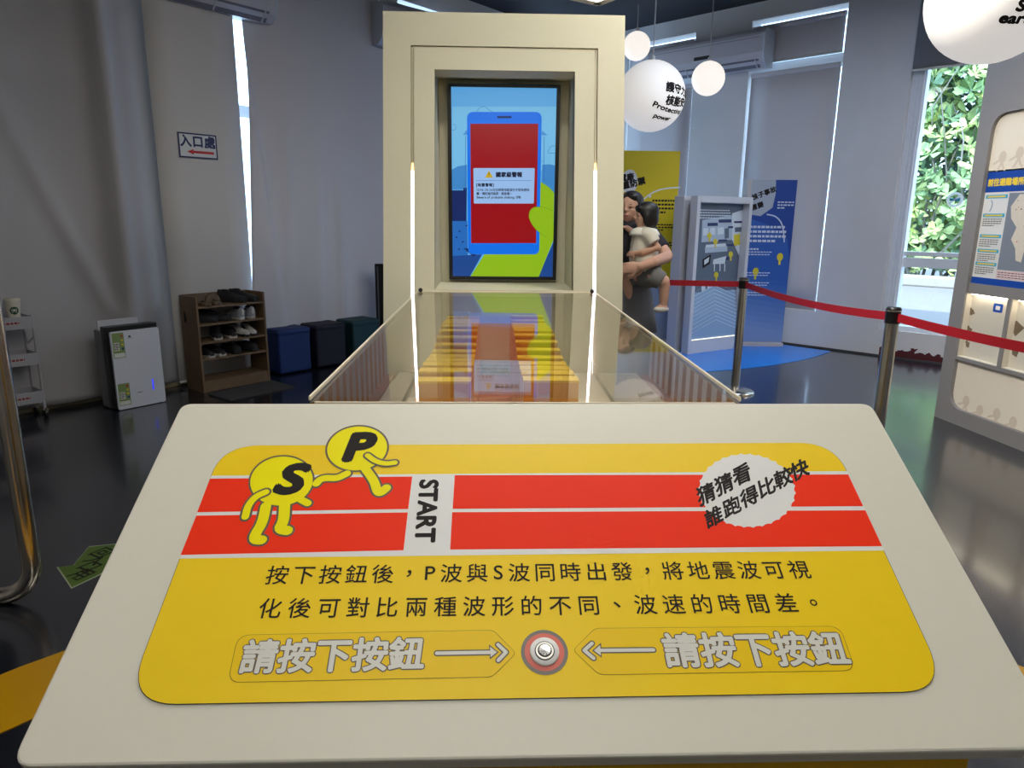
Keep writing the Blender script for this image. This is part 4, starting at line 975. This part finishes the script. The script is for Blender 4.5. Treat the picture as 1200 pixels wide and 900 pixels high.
# ------------------------------------------------------------------ white info cabinet
a, b = onz(805.5, 415.5), onz(868, 407.5); dx = V((b.x - a.x, b.y - a.y, 0)); CW = dx.length; rz = math.atan2(dx.y, dx.x)
CH = 1.70
cab = thing('info_cabinet', 'white info cabinet with grey poster and stacked clear sheets, behind the red belt', 'display cabinet', tuple(a), rz)
CABW = mat('cabinet_white', (206, 206, 210), .4, var=.02)
mb = MB(); cdp = .34; fr_ = .05
mb.box((CW / 2, cdp / 2 + .1, CH / 2), (CW, cdp - .2, CH), CABW)
for c_, d_ in (((fr_ / 2, .05, CH / 2), (fr_, .10, CH)), ((CW - fr_ / 2, .05, CH / 2), (fr_, .10, CH)), ((CW / 2, .05, CH - .035), (CW - 2 * fr_, .10, .07)), ((CW / 2, .05, .075), (CW - 2 * fr_, .10, .15))): mb.box(c_, d_, CABW)
mb.build('carcass', cab, bevel=.004)
PCB = Plane(a, dx, (0, 0, 1)); FPC = lambda u, v, h=0: V((u, .0 - h, v)); 
def C(x, y, h=-.09): return PCB.uv(x, y, h)
PGD, PGL, PGW, PNV, PYL = mat('poster_slate', (92, 104, 120), .5, var=.03), mat('poster_light', (176, 190, 204), .5, var=.03), mat('poster_white', (214, 222, 228), .5, var=0), mat('poster_navy', (28, 44, 96), .5, var=0), mat('poster_yellow', (222, 204, 40), .5, var=0)
mb = MB(); u0, u1 = fr_ + .002, CW - fr_ - .002; PH0, PH1 = .95, CH - .072
mb.prism([(u0, PH0 - .28), (u1, PH0 - .28), (u1, PH1), (u0, PH1)], -.099, -.090, PGD, FPC)
HB = -.0895
def cu_(x, y): u, v = C(x, y); return (min(u1, max(u0, u)), v)
def cp(pts, m, h=HB): mb.sheet([cu_(*p) for p in pts], m, FPC, h)
dashes(mb, u0 + .02, PH1 - .17, u1 - .2, PH1 - .06, 4, PGW, FPC, HB, .4, .03)
cp([(823, 258), (858, 252), (858, 281), (822, 284)], PGL); cp([(858, 250), (872, 246), (869, 300), (858, 281)], PGW)
for k, (x, y, w, h, m) in enumerate(((824, 267, 6, 9, PGW), (832, 266.5, 6, 9, PGW), (841, 266, 7, 9, PGW), (829, 261, 12, 4, PNV), (842, 257, 15, 4, PNV), (860, 259, 10, 2.5, PNV), (853, 265, 6, 2.5, PNV), (842, 280.5, 10, 2.5, PNV), (852, 286, 11, 2.5, PNV), (846, 301, 8, 4, PNV), (849, 267, 5, 13, PGD), (860, 274, 7, 14, PYL), (861, 266, 8, 6, PGD))):
    cp([(x, y + h), (x + w, y + h * .92), (x + w, y), (x, y + h * .08)], m, HB + .001 + .00005 * k)
cp([(827, 287), (850, 285), (852, 294), (826, 296)], PGW, HB + .002); cp([(826, 290), (852, 288.5), (852, 294.5), (826, 296.5)], PGL, HB + .003)
cp([(836, 304), (851, 300), (849, 309), (835, 309.5)], PGW, HB + .002)
for x in (836.5, 843, 848.5): cp([(x, 309), (x + 1.2, 309), (x + 1, 318), (x, 318)], PGW, HB + .002)
cp([(823, 304), (833, 298), (832, 309), (823, 314.5)], INK, HB + .002); cp([(825, 305), (831, 301), (830, 307), (825, 310.5)], PGW, HB + .003)
for x, y in ((831, 276), (838, 283), (856, 298), (839, 322)):     # small round light bulbs with stems
    mb.sheet([cu_(*p) for p in circ(x, y, 2.6, 3.4, 14)], PYL, FPC, HB + .004); cp([(x - .8, y + 3), (x + .8, y + 3), (x + .8, y + 7.5), (x - .8, y + 7.5)], PYL, HB + .004)
for x in (822, 829): cp([(x, 334.5), (x + 4.5, 334.2), (x + 4.5, 341), (x, 341.3)], PGW, HB + .001)
mb.build('poster', cab)
ACR = mat('stack_sheet_clear', (150, 178, 206), .15, spec=.6, var=.03); ACE = mat('stack_sheet_edge', (206, 224, 240), .3, var=0)
for k in range(11):                           # roof shaped clear sheets, stepped one before the other
    top_ = .78 - .042 * k; y = .095 - .0072 * k; mid = CW / 2 + .0
    pl = [(u0 + .005, top_ - .13), (mid, top_), (u1 - .005, top_ - .13), (u1 - .005, top_ - .16), (mid, top_ - .03), (u0 + .005, top_ - .16)]
    full = [(u0 + .005, .155), (u0 + .005, top_ - .13), (mid, top_), (u1 - .005, top_ - .13), (u1 - .005, .155)]
    mb = MB(); mb.prism(full, -y, -y + .004, ACR, FPC)
    mb.prism([(u0 + .005, top_ - .13), (mid, top_), (u1 - .005, top_ - .13), (u1 - .005, top_ - .136), (mid, top_ - .006), (u0 + .005, top_ - .136)], -y + .004, -y + .005, ACE, FPC)
    mb.build('clear_sheet', cab)
mb = MB(); mb.box((CW / 2, .018, .153), (CW - 2 * fr_ - .01, .016, .006), mat('cabinet_light', (255, 246, 220), emit=1.6)); mb.build('light_line', cab)

# ------------------------------------------------------------------ blue exhibition board
a, b = onz(866, 407), onz(878, 411.5)
bq = [ony(882, 210, 8.1), ony(936, 212, 8.1)]
BB = thing('blue_board', 'blue exhibition board with pale ragged title patch standing beside the white info cabinet', 'exhibition board', (bq[0].x, 8.1, 0), -.05)
BW, BH = (bq[1] - bq[0]).length * 1.01, bq[0].z
mb = MB(); mb.box((BW / 2, .11, BH / 2 - .0), (BW, .06, BH), mat('board_side', (190, 186, 184), .5)); mb.box((-.02, .12, BH / 2), (.04, .20, BH), mat('board_side', (190, 186, 184), .5)); mb.box((BW / 2, .10, .02), (BW + .02, .12, .04), mat('board_side', (190, 186, 184), .5)); mb.build('frame', BB, bevel=.003)
FB = lambda u, v, h=0: V((u, .079 - h, v))
BLD, BLM, BLL = mat('board_deep_blue', (22, 66, 150), .5, var=.02), mat('board_blue', (40, 92, 176), .5, var=.02), mat('board_pale', (170, 180, 196), .5, var=.02)
mb = MB(); mb.prism([(0, .05), (BW, .05), (BW, BH), (0, BH)], 0, .003, BLD, FB)
mb.sheet([(0, .05), (BW, .05), (BW, BH * .5), (BW * .9, BH * .66), (BW * .45, BH * .74), (0, BH * .78)], BLM, FB, .0034)
for k in range(10): mb.sheet([(0, .05), (BW, .05), (BW, BH * (.40 - .034 * k)), (0, BH * (.44 - .034 * k))], mat('board_glare_%d' % k, (46 + 9 * k, 98 + 6 * k, 178 + 2 * k), .5, var=0), FB, .0035 + .00003 * k)  # paler bands put the glare on the lower face into its colour
rg = [(0, BH * .80), (BW * .28, BH * .79), (BW * .52, BH * .84), (BW * .56, BH * .92), (BW * .54, BH), (0, BH)]
mb.sheet(rg, BLL, FB, .0042)
put_line(mb, '核子事故', (BW * .06, BH * .895), (BW * .56, BH * .95), BW * .13, INK, FB, .0046, .05); put_line(mb, '應變', (BW * .06, BH * .835), (BW * .32, BH * .862), BW * .13, INK, FB, .0046, .05)
PW = mat('board_print', (206, 216, 232), .5, var=0)
stroke(mb, [(BW * .42, BH * .80), (BW * .62, BH * .79), (BW * .78, BH * .74), (BW * .84, BH * .64)], .014, PW, FB, .005)
dashes(mb, BW * .62, BH * .83, BW * .97, BH * .88, 3, PW, FB, .0046, .45, .035); dashes(mb, BW * .06, BH * .63, BW * .86, BH * .74, 4, PW, FB, .0046, .5, .04)
dashes(mb, BW * .06, BH * .585, BW * .3, BH * .605, 1, PW, FB, .0046, .5, .03, False)
for y in (.555, .43, .37, .31): dashes(mb, BW * .08, BH * y, BW * .62, BH * (y + .03), 2, PW, FB, .0046, .4, .03)
for x, y in ((.28, .46), (.78, .55)): mb.sheet(circ(BW * x, BH * y, .035, .045, 16), PYL, FB, .0046); mb.sheet([(BW * x - .012, BH * y - .09), (BW * x + .012, BH * y - .09), (BW * x + .012, BH * y - .03), (BW * x - .012, BH * y - .03)], PYL, FB, .0046)
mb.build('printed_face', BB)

# ------------------------------------------------------------------ yellow exhibition board behind the person
yb_ = [ony(700, 176, 8.3), ony(798, 177, 8.3)]
YB = thing('yellow_board', 'yellow exhibition board with drawn white arc behind the person and child', 'exhibition board', (yb_[0].x, 8.3, 0), 0)
YW, YH = yb_[1].x - yb_[0].x, yb_[1].z
mb = MB(); mb.box((YW / 2, .05, YH / 2 + .02), (YW, .06, YH - .04), mat('board_side', (190, 186, 184), .5)); mb.box((YW / 2, .05, .02), (YW, .34, .04), mat('board_side', (190, 186, 184), .5)); mb.build('frame', YB, bevel=.003)
FY = lambda u, v, h=0: V((u, .0195 - h, v)); PY = Plane(V((yb_[0].x, 8.3, 0)), (1, 0, 0), (0, 0, 1))
BY = mat('board_yellow', (226, 200, 18), .5, var=.02); BG_ = mat('board_dust_blue', (150, 164, 186), .5, var=.02)
mb = MB(); mb.prism([(0, .05), (YW, .05), (YW, YH), (0, YH)], 0, .003, BG_, FY)
jag = [(0, .72)]
for k in range(15): jag.append((YW * k / 14, .70 + .05 * ((k * 7) % 5) / 4 - .05 * (k % 2)))
mb.sheet([(0, YH)] + [(YW, YH)] + jag[::-1][:-1] + [(0, .72)], BY, FY, .0034)
c = V(PY.uv(738, 213)); mb.sheet([(c.x + (.09 + .006 * (k % 2)) * math.cos(2 * math.pi * k / 48), c.y + (.13 + .008 * (k % 2)) * math.sin(2 * math.pi * k / 48)) for k in range(48)], WHITE, FY, .004)
put_line(mb, '核電廠', (c.x - .20, c.y + .03), (c.x + .05, c.y + .06), .085, INK, FY, .0046, .05); put_line(mb, '多重防禦', (c.x - .17, c.y - .07), (c.x + .18, c.y + .02), .088, INK, FY, .0046, .05)
stroke(mb, [PY.uv(752, 236), PY.uv(762, 227), PY.uv(776, 221), PY.uv(797, 219.5)], .016, WHITE, FY, .005); mb.sheet(circ(*PY.uv(762, 230), .016, n=14), WHITE, FY, .0056)
for x0, y0, x1, y1, n in ((764, 251, 791, 233, 4), (760, 271, 791, 262, 3), (770, 289, 790, 283, 2)):
    p, q = PY.uv(x0, y0), PY.uv(x1, y1); dashes(mb, p[0], p[1], q[0], q[1], n, INK, FY, .0046, .5, .03)
mb.build('printed_face', YB)

# ------------------------------------------------------------------ map wall on the right
KO = V((3.399, 5.12, 0)); KD = _n(V((.079, -.997, 0)))
PK = Plane(KO, KD, (0, 0, 1)); FK = PK.pt     # normal looks into the room
KL, KT, KH = 1.62, .34, 2.85
kio = thing('map_kiosk', 'grey exhibit wall with cream panel, blue headed evacuation map and lit niches', 'exhibit wall', tuple(KO + KD * .8), 0)
KG = mat('kiosk_grey', (140, 137, 136), .55, var=.03); KC = mat('kiosk_cream', (242, 231, 212), .5, var=.02)
a0, a1, zb0, zt0 = .125, 1.50, .115, 2.17
ring = rounded([(a0, zb0), (a1, zb0), (a1, zt0), (a0, zt0)], .13, 8)
mb = MB(); mb.prism([(0, 0), (KL, 0), (KL, KH), (0, KH)], -KT, -.16, KG, FK)
# the face around the rounded opening, as strips between opening and outer edge
outer = []
for u, v in ring:
    cu, cv = (a0 + a1) / 2, (zb0 + zt0) / 2; du, dv = u - cu, v - cv
    s_ = min((KL / 2) / abs(du) if abs(du) > 1e-6 else 1e9, (KH / 2) / abs(dv) if abs(dv) > 1e-6 else 1e9)
    outer.append((KL / 2 + du * s_, KH / 2 + dv * s_))
corn = [(0, 0), (KL, 0), (KL, KH), (0, KH)]
n = len(ring)
for i in range(n):
    j = (i + 1) % n; P_ = [outer[i], outer[j]]
    ins_ = [c for c in corn if (abs(outer[i][0] - c[0]) < 1e-4 and abs(outer[j][1] - c[1]) < 1e-4 and abs(outer[i][1] - c[1]) > 1e-4) or (abs(outer[i][1] - c[1]) < 1e-4 and abs(outer[j][0] - c[0]) < 1e-4 and abs(outer[i][0] - c[0]) > 1e-4)]
    poly = [ring[i], outer[i]] + ins_ + [outer[j], ring[j]]
    mb.prism(poly, -.16, 0, KG, FK)
mb.build('wall_body', kio, True)
mb = MB(); zc = {'c0': .495, 'c1': .945, 'h0': 1.045, 'h1': 1.79}
top_p = rounded([(a0 + .002, 1.80), (a1 - .002, 1.80), (a1 - .002, zt0 - .002), (a0 + .002, zt0 - .002)], [0, 0, .13, .13], 8)
low_p = rounded([(a0 + .002, zb0 + .002), (a1 - .002, zb0 + .002), (a1 - .002, .47), (a0 + .002, .47)], [.13, .13, 0, 0], 8)
kp_ = [MB().prism(q_, -.16, -.025, KC, FK).build('cream_panel', kio, True) for q_ in (top_p, low_p)]
SIL = mat('figure_silhouette', (222, 207, 186), .55, var=0)
def sil(px, py, k=1.0, lie=False):
    mb = MB()
    c = V(PK.uv(px, py, -.024)); k *= .8; r = .05 * k
    mb.sheet([(c.x + .0 + r * .8 * math.cos(q), c.y + r * math.sin(q)) for q in (2 * math.pi * j / 24 for j in range(24))], SIL, FK, -.0245)
    for dx_, dy_ in ((-.035, -.085), (.035, -.085)): stroke(mb, [(c.x, c.y - r * .8), (c.x + dx_ * .5, c.y + dy_ * .8), (c.x + dx_, c.y + dy_)], .016, SIL, FK, -.0243, 8)
    stroke(mb, [(c.x - r * .6, c.y - .02), (c.x - .07, c.y - .04)], .014, SIL, FK, -.0241, 8)
    mb.build('silhouette_print', kp_[0 if py < 250 else 1], True)
for p in ((1175, 184), (1195, 179), (1132, 470), (1148, 481), (1168, 485), (1187, 495)): sil(*p)
# header, map poster, footer
mb = MB(); KB = mat('poster_royal_blue', (16, 72, 168), .45, var=.02); KY = mat('header_yellow', (246, 214, 60), .45, var=0); SEA = mat('map_sea', (132, 140, 152), .5, var=.03); LAND = mat('map_land', (226, 216, 200), .5, var=.08, scale=40); PAPW = mat('map_paper', (230, 230, 228), .5, var=0); CY = mat('map_cyan', (60, 176, 214), .5, var=0); ORG = mat('map_orange', (226, 110, 50), .5, var=0); PNK = mat('map_pink', (232, 204, 206), .5, var=0)
mb.prism([(a0, 1.03), (a1, 1.03), (a1, 1.79), (a0, 1.79)], -.16, -.030, PAPW, FK)
hf = -.0285
mb.sheet([(a0, 1.655), (a1, 1.655), (a1, 1.79), (a0, 1.79)], KB, FK, hf); mb.sheet([(a0, 1.03), (a1, 1.03), (a1, 1.075), (a0, 1.075)], KB, FK, hf)
tq0, tq1 = PK.uv(1156.5, 222, hf), PK.uv(1199, 218, hf); tz = 1.72
put_line(mb, '前往避難場所', (tq0[0], tz), (tq1[0] + .005, tz), (tq1[0] - tq0[0]) / 6 * 1.0, KY, FK, hf + .0005, .05)
m0 = PK.uv(1171, 300, hf)[0]
mb.sheet([(m0, 1.14), (a1 - .02, 1.14), (a1 - .02, 1.645), (m0, 1.645)], SEA, FK, hf + .0003)
land = [(.06, .50), (.0, .42), (.02, .34), (.08, .28), (.05, .20), (.10, .14), (.12, .06), (.17, .05), (.18, .14), (.26, .20), (.34, .15), (.40, .24), (.52, .2), (.62, .3), (.7, .44), (.66, .50)]
mb.sheet([(m0 + .03 + x * .95, 1.15 + y * .97) for x, y in land], LAND, FK, hf + .0006)
R5 = random.Random(5)
for k in range(60):
    x, y = m0 + .06 + R5.random() * .55, 1.33 + R5.random() * .28; r_ = R5.uniform(.003, .006)
    mb.sheet(circ(x, y, r_, n=6), R5.choice([ORG, ORG, INK, KB]), FK, hf + .0009)
mb.sheet(circ(m0 + .19, 1.40, .014, .03, 12), CY, FK, hf + .0009); mb.sheet(circ(m0 + .22, 1.47, .016, .02, 10), ORG, FK, hf + .001)
for k, y in enumerate((1.625, 1.50, 1.36, 1.26, 1.17)):
    mb.sheet([(a0 + .015, y - .012), (m0 - .012, y - .012), (m0 - .012, y + .012), (a0 + .015, y + .012)], CY, FK, hf + .0003)
    mb.sheet([(a0 + .03, y - .005), (m0 - .03, y - .005), (m0 - .03, y + .005), (a0 + .03, y + .005)], KY, FK, hf + .0006)
    if k: dashes(mb, a0 + .02, y - .075, m0 - .03, y - .018, 4, INK, FK, hf + .0005, .35, .02)
stroke(mb, [(a0 + .07, 1.60), (a0 + .085, 1.58), (a0 + .08, 1.55), (a0 + .07, 1.53)], .01, BLL, FK, hf + .0006)
mb.sheet([(m0, 1.08), (a1 - .02, 1.08), (a1 - .02, 1.135), (m0, 1.135)], PNK, FK, hf + .0003); dashes(mb, m0 + .01, 1.085, a1 - .05, 1.13, 3, INK, FK, hf + .0005, .3, .025)
mb.build('map_poster', kio, True)
# two niches with small pictures, one wall between them
mb = MB(); NI = mat('niche_white', (214, 208, 194), .55, var=.02)
mid0, mid1 = .512, .528
for x0, x1 in ((a0, .507), (.540, .955), (.985, a1)):
    mb.prism([(x0, .495), (x1, .495), (x1, .955), (x0, .955)], -.16, -.055, NI, FK)
    for q_ in (x0, x1): mb.prism([(q_ - .003, .495), (q_ + .003, .495), (q_ + .003, .955), (q_ - .003, .955)], -.055, -.012, NI, FK)
    mb.prism([(x0, .495), (x1, .495), (x1, .499), (x0, .499)], -.055, -.012, NI, FK)
mb.build('niche_back', kio, True)
for x0, x1 in ((a0, .507), (.540, .955), (.985, a1)):
    MB().prism([(x0 + .03, .9505), (x1 - .03, .9505), (x1 - .03, .9545), (x0 + .03, .9545)], -.05, -.025, mat('niche_light', (255, 240, 214), emit=12.0), FK).build('niche_light', kio, True)
mb = MB()
for x in (.5235, .970): mb.prism([(x - .0165, .49), (x + .0165, .49), (x + .0165, .96), (x - .0165, .96)], -.155, -.004, KG, FK)
mb.prism([(a0, .47), (a1, .47), (a1, .495), (a0, .495)], -.155, -.004, KG, FK); mb.prism([(a0, .955), (a1, .955), (a1, 1.03), (a0, 1.03)], -.155, -.02, KG, FK)
mb.build('niche_divider', kio, True)
mb = MB(); PB2 = mat('niche_print_brown', (120, 104, 84), .6, var=.1); hn = -.0545
for px, py, r_, k in ((1139, 366, 0, .8), (1136, 387, .6, .8), (1134, 404, 1.2, .7), (1192, 385, .4, 1.5), (1190, 412, .9, 1.1)):
    x, y = PK.uv(px, py, hn); c, s = math.cos(r_ + .5), math.sin(r_ + .5); mb = MB()
    mb.sheet([(x + (p * c - q * s) * k, y + (p * s + q * c) * k) for p, q in ((-.03, -.02), (.03, -.025), (.022, .02), (.0, .028), (-.025, .018))], PB2, FK, hn)
    mb.sheet(circ(x - .014, y + .026 * k, .012, n=12), PB2, FK, hn + .0004)
    mb.build('niche_print', kio, True)
x, y = PK.uv(1169.5, 361, hn); mb = MB()
mb.sheet(rounded([(x - .042, y - .03), (x + .042, y - .03), (x + .042, y + .03), (x - .042, y + .03)], .012), KB, FK, hn); mb.sheet([(x - .02, y - .014), (x + .02, y - .014), (x + .02, y + .014), (x - .02, y + .014)], WHITE, FK, hn + .001)
mb.build('niche_label', kio, True)

# ------------------------------------------------------------------ person carrying a child
SKIN = mat('skin', (206, 160, 136), .55, var=.05, scale=20); HAIR = mat('black_hair', (24, 20, 20), .45, var=.15, scale=80)
SHIRT = mat('dark_top', (40, 38, 46), .85, var=.1, scale=120); SKIRT = mat('charcoal_skirt', (104, 104, 108), .9, var=.12, scale=160)
CS = mat('cream_blouse', (216, 208, 192), .85, var=.05, scale=120); CSH = mat('grey_shorts', (112, 110, 108), .9, var=.08, scale=120)
def limb3(mb, pts, rs, m, n=14):
    mb.tube(pts, rs, m, n); mb.ell(pts[0], rs[0], m, 14); mb.ell(pts[-1], rs[-1], m, 14)
    for p, r_ in zip(pts[1:-1], rs[1:-1]): mb.ell(p, r_ * .99, m, 14)
def head(mb, c, r, yaw, m):
    """skull, jaw, nose, brows, lips, ears; yaw 0 looks towards -y"""
    M = Matrix.Translation(c) @ Matrix.Rotation(yaw, 4, 'Z')
    def e(p, q): mb.ell((0, 0, 0), [v * r for v in q], m, 18, M @ Matrix.Translation(V(p) * r))
    e((0, .08, .18), (.74, .92, .82)); e((0, -.14, -.28), (.60, .66, .66)); e((0, -.42, -.70), (.30, .28, .26)); e((0, -.86, -.18), (.12, .17, .16)); e((0, -.80, .02), (.09, .10, .26))
    e((.28, -.66, .08), (.2, .12, .09)); e((-.28, -.66, .08), (.2, .12, .09)); e((0, -.74, -.50), (.22, .10, .055)); e((0, -.72, -.59), (.19, .09, .055))
    e((.74, .06, -.1), (.09, .2, .26)); e((-.74, .06, -.1), (.09, .2, .26)); e((.3, -.5, -.22), (.22, .2, .2)); e((-.3, -.5, -.22), (.22, .2, .2))
    return M
def hand(mb, wrist, d, up, s, m, curl=.5):
    d = _n(V(d)); up = V(up); up = _n(up - d * up.dot(d)); sd = d.cross(up)
    p0 = V(wrist); pc = p0 + d * .045 * s
    B = Matrix((sd, d, up)).transposed().to_4x4()
    mb.ell(pc, (.040 * s, .052 * s, .017 * s), m, 16, B)
    for k, (o, L) in enumerate(((-.030, .070), (-.010, .080), (.010, .075), (.030, .058))):
        a = p0 + d * .085 * s + sd * o * s; b = a + d * L * .5 * s - up * .012 * s * (1 + curl); c_ = b + d * L * .4 * s - up * .03 * s * (1 + curl)
        mb.tube([a - d * .02 * s, a, b, c_], [.0095 * s, .0095 * s, .0085 * s, .007 * s], m, 8); mb.ell(c_, .007 * s, m, 8)
    a = p0 + d * .03 * s - sd * .03 * s; b = a - sd * .03 * s + d * .025 * s - up * .01 * s; c_ = b + d * .03 * s - up * .012 * s
    mb.tube([a, b, c_], [.012 * s, .011 * s, .008 * s], m, 8); mb.ell(c_, .008 * s, m, 8)
MY = 5.30
mom = thing('person', 'person with dark hair in dark top and charcoal skirt carrying a child by the tower', 'person', (1.01, MY, 0))
mb = MB()
limb3(mb, [(0, 0, .92), (0, 0, 1.05), (0, -.01, 1.22), (0, 0, 1.34)], [.145, .125, .14, .12], SKIN, 18)
limb3(mb, [(-.13, 0, 1.36), (.13, 0, 1.36)], [.055, .055], SKIN); limb3(mb, [(0, .0, 1.38), (-.005, -.02, 1.46)], [.055, .048], SKIN)
for s in (-1, 1):
    limb3(mb, [(s * .085, 0, .90), (s * .09, -.015, .49), (s * .088, .02, .10)], [.085, .055, .036], SKIN)
    mb.ell((s * .092, -.05, .04), (.042, .115, .038), SKIN, 16); limb3(mb, [(s * .088, .02, .1), (s * .09, .0, .05)], [.036, .038], SKIN)
HC = V((-.005, -.035, 1.535))
hm = head(mb, HC, .108, -.55, SKIN)
limb3(mb, [(.165, 0, 1.35), (.258, -.15, 1.195), (.245, -.18, 1.185), (.11, -.36, 1.16), (.005, -.42, 1.135)], [.05, .043, .043, .037, .027], SKIN)
hand(mb, (.005, -.42, 1.135), (-1, .05, -.12), (-.1, -1, .1), 1.0, SKIN)
limb3(mb, [(-.165, 0, 1.35), (-.26, -.04, 1.12), (-.255, -.07, 1.105), (-.16, -.25, 1.07), (-.10, -.33, 1.06)], [.05, .043, .043, .036, .027], SKIN)
hand(mb, (-.10, -.33, 1.06), (.9, -.2, .0), (0, -.3, -1), 1.0, SKIN)
mb.build('body', mom, remesh=.0065)
mb = MB()
limb3(mb, [(0, 0, .98), (0, 0, 1.06), (0, -.01, 1.22), (0, 0, 1.33)], [.155, .142, .158, .135], SHIRT, 18); limb3(mb, [(-.14, 0, 1.355), (.14, 0, 1.355)], [.066, .066], SHIRT)
for s in (-1, 1): mb.tube([(s * .15, 0, 1.355), (s * .235, -.10 if s > 0 else -.03, 1.235)], [.066, .064], SHIRT, 16); mb.ell((s * .16, 0, 1.35), .066, SHIRT, 14)
mb.build('top', mom, remesh=.012)
mb = MB(); n_ = 40; rows = [(1.04, .155, .135), (.98, .175, .15), (.88, .20, .17), (.75, .225, .19), (.625, .245, .205)]
vs = [((a_ * (1 + .03 * math.sin(9 * q) * (1.04 - z) / .4)) * math.cos(q), (b_ * (1 + .03 * math.sin(9 * q) * (1.04 - z) / .4)) * math.sin(q), z) for z, a_, b_ in rows for q in (2 * math.pi * k / n_ for k in range(n_))]
mb.add(vs, [(i * n_ + k, (i + 1) * n_ + k, (i + 1) * n_ + (k + 1) % n_, i * n_ + (k + 1) % n_) for i in range(4) for k in range(n_)], SKIRT, True); mb.build('skirt', mom, solid=.006)
mb = MB(); Mh = hm
def hair(mb, M, r, parts):
    for p, q in parts: mb.ell((0, 0, 0), [v * r for v in q], HAIR, 20, M @ Matrix.Translation(V(p) * r))
hair(mb, Mh, .108, [((0, .22, .34), (.84, .90, .78)), ((.0, .45, -.2), (.72, .58, .8)), ((.62, .1, .0), (.24, .42, .6)), ((-.62, .1, .0), (.24, .42, .6)), ((0, .85, -.35), (.3, .3, .45)), ((.3, -.42, .66), (.38, .3, .26)), ((-.3, -.42, .66), (.38, .3, .26))])
mb.build('hair', mom, remesh=.011)
EY = mat('dark_eye', (24, 18, 16), .2, var=0)
def face(parent, M, r):
    mb = MB()
    for s in (-1, 1):
        mb.ell((0, 0, 0), (.085 * r, .03 * r, .045 * r), EY, 10, M @ Matrix.Translation(V((s * .27, -.745, -.02)) * r))
        mb.ell((0, 0, 0), (.16 * r, .03 * r, .025 * r), HAIR, 10, M @ Matrix.Translation(V((s * .28, -.765, .16)) * r))
    mb.ell((0, 0, 0), (.17 * r, .03 * r, .05 * r), mat('lips', (164, 92, 84), .5, var=0), 10, M @ Matrix.Translation(V((0, -.81, -.545)) * r)); mb.build('face_features', parent)
face(mom, Mh, .108)
for s in (-1, 1):
    mb = MB(); mb.ell((s * .092, -.055, .034), (.047, .125, .034), BLACK, 18); mb.build('shoe', mom)
# child held on the arm, turned to the left
kid = thing('person', 'small child with black bob in cream blouse and grey shorts held on the arm', 'person', (1.075, 5.06, .79))
mb = MB()
limb3(mb, [(.02, 0, .29), (.0, .0, .42), (-.005, 0, .55)], [.095, .09, .075], SKIN); limb3(mb, [(0, 0, .57), (0, 0, .625)], [.035, .035], SKIN)
KHC = V((-.0, -.005, .685)); km = head(mb, KHC, .086, -1.45, SKIN)
limb3(mb, [(.02, -.085, .555), (.075, -.10, .47), (-.03, -.10, .435), (-.06, -.08, .43)], [.032, .028, .024, .02], SKIN); hand(mb, (-.06, -.08, .43), (-1, .3, -.1), (0, -1, .2), .52, SKIN)
limb3(mb, [(.02, .085, .555), (-.05, .11, .56), (-.11, .10, .60)], [.032, .026, .02], SKIN); hand(mb, (-.11, .10, .60), (-1, .2, .3), (0, 0, 1), .52, SKIN)
limb3(mb, [(.05, -.06, .28), (.135, -.085, .235), (.145, -.08, .21), (.15, -.06, .075)], [.055, .045, .04, .03], SKIN); mb.ell((.135, -.07, .045), (.05, .026, .022), SKIN, 14)
limb3(mb, [(.02, .06, .28), (-.08, .09, .25), (-.09, .09, .22), (-.07, .10, .08)], [.055, .045, .04, .03], SKIN); mb.ell((-.085, .1, .05), (.05, .026, .022), SKIN, 14)
mb.build('body', kid, remesh=.006)
mb = MB(); limb3(mb, [(.02, 0, .33), (.0, 0, .42), (-.002, 0, .54)], [.112, .106, .088], CS); limb3(mb, [(.0, -.07, .56), (.0, .07, .56)], [.05, .05], CS)
for s in (-1, 1): mb.tube([(.01, s * .08, .56), (.05, s * .105, .50)], [.05, .05], CS, 14)
mb.build('blouse', kid, remesh=.010)
mb = MB(); mb.lathe([(.045, .605), (.082, .592), (.102, .565), (.106, .552)], mat('lace_collar', (236, 230, 218), .85, var=.1, scale=160), 32); mb.build('collar', kid, solid=.005)
mb = MB(); limb3(mb, [(.025, -.0, .32), (.035, -.0, .27)], [.112, .098], CSH); mb.tube([(.05, -.06, .28), (.125, -.08, .235)], [.075, .066], CSH, 14); mb.tube([(.02, .06, .28), (-.07, .09, .245)], [.075, .066], CSH, 14); mb.build('shorts', kid, remesh=.011)
mb = MB(); hair(mb, km, .086, [((0, .16, .30), (.86, .98, .86)), ((0, .42, -.25), (.86, .68, .85)), ((.66, .1, -.2), (.26, .55, .75)), ((-.66, .1, -.2), (.26, .55, .75)), ((0, -.62, .62), (.6, .26, .26))]); mb.build('hair', kid, remesh=.008)
face(kid, km, .086)
for p in ((.132, -.07, .036), (-.088, .1, .042)):
    mb = MB(); mb.ell(p, (.058, .031, .024), mat('child_shoe_white', (214, 208, 200), .6), 14); mb.build('shoe', kid)
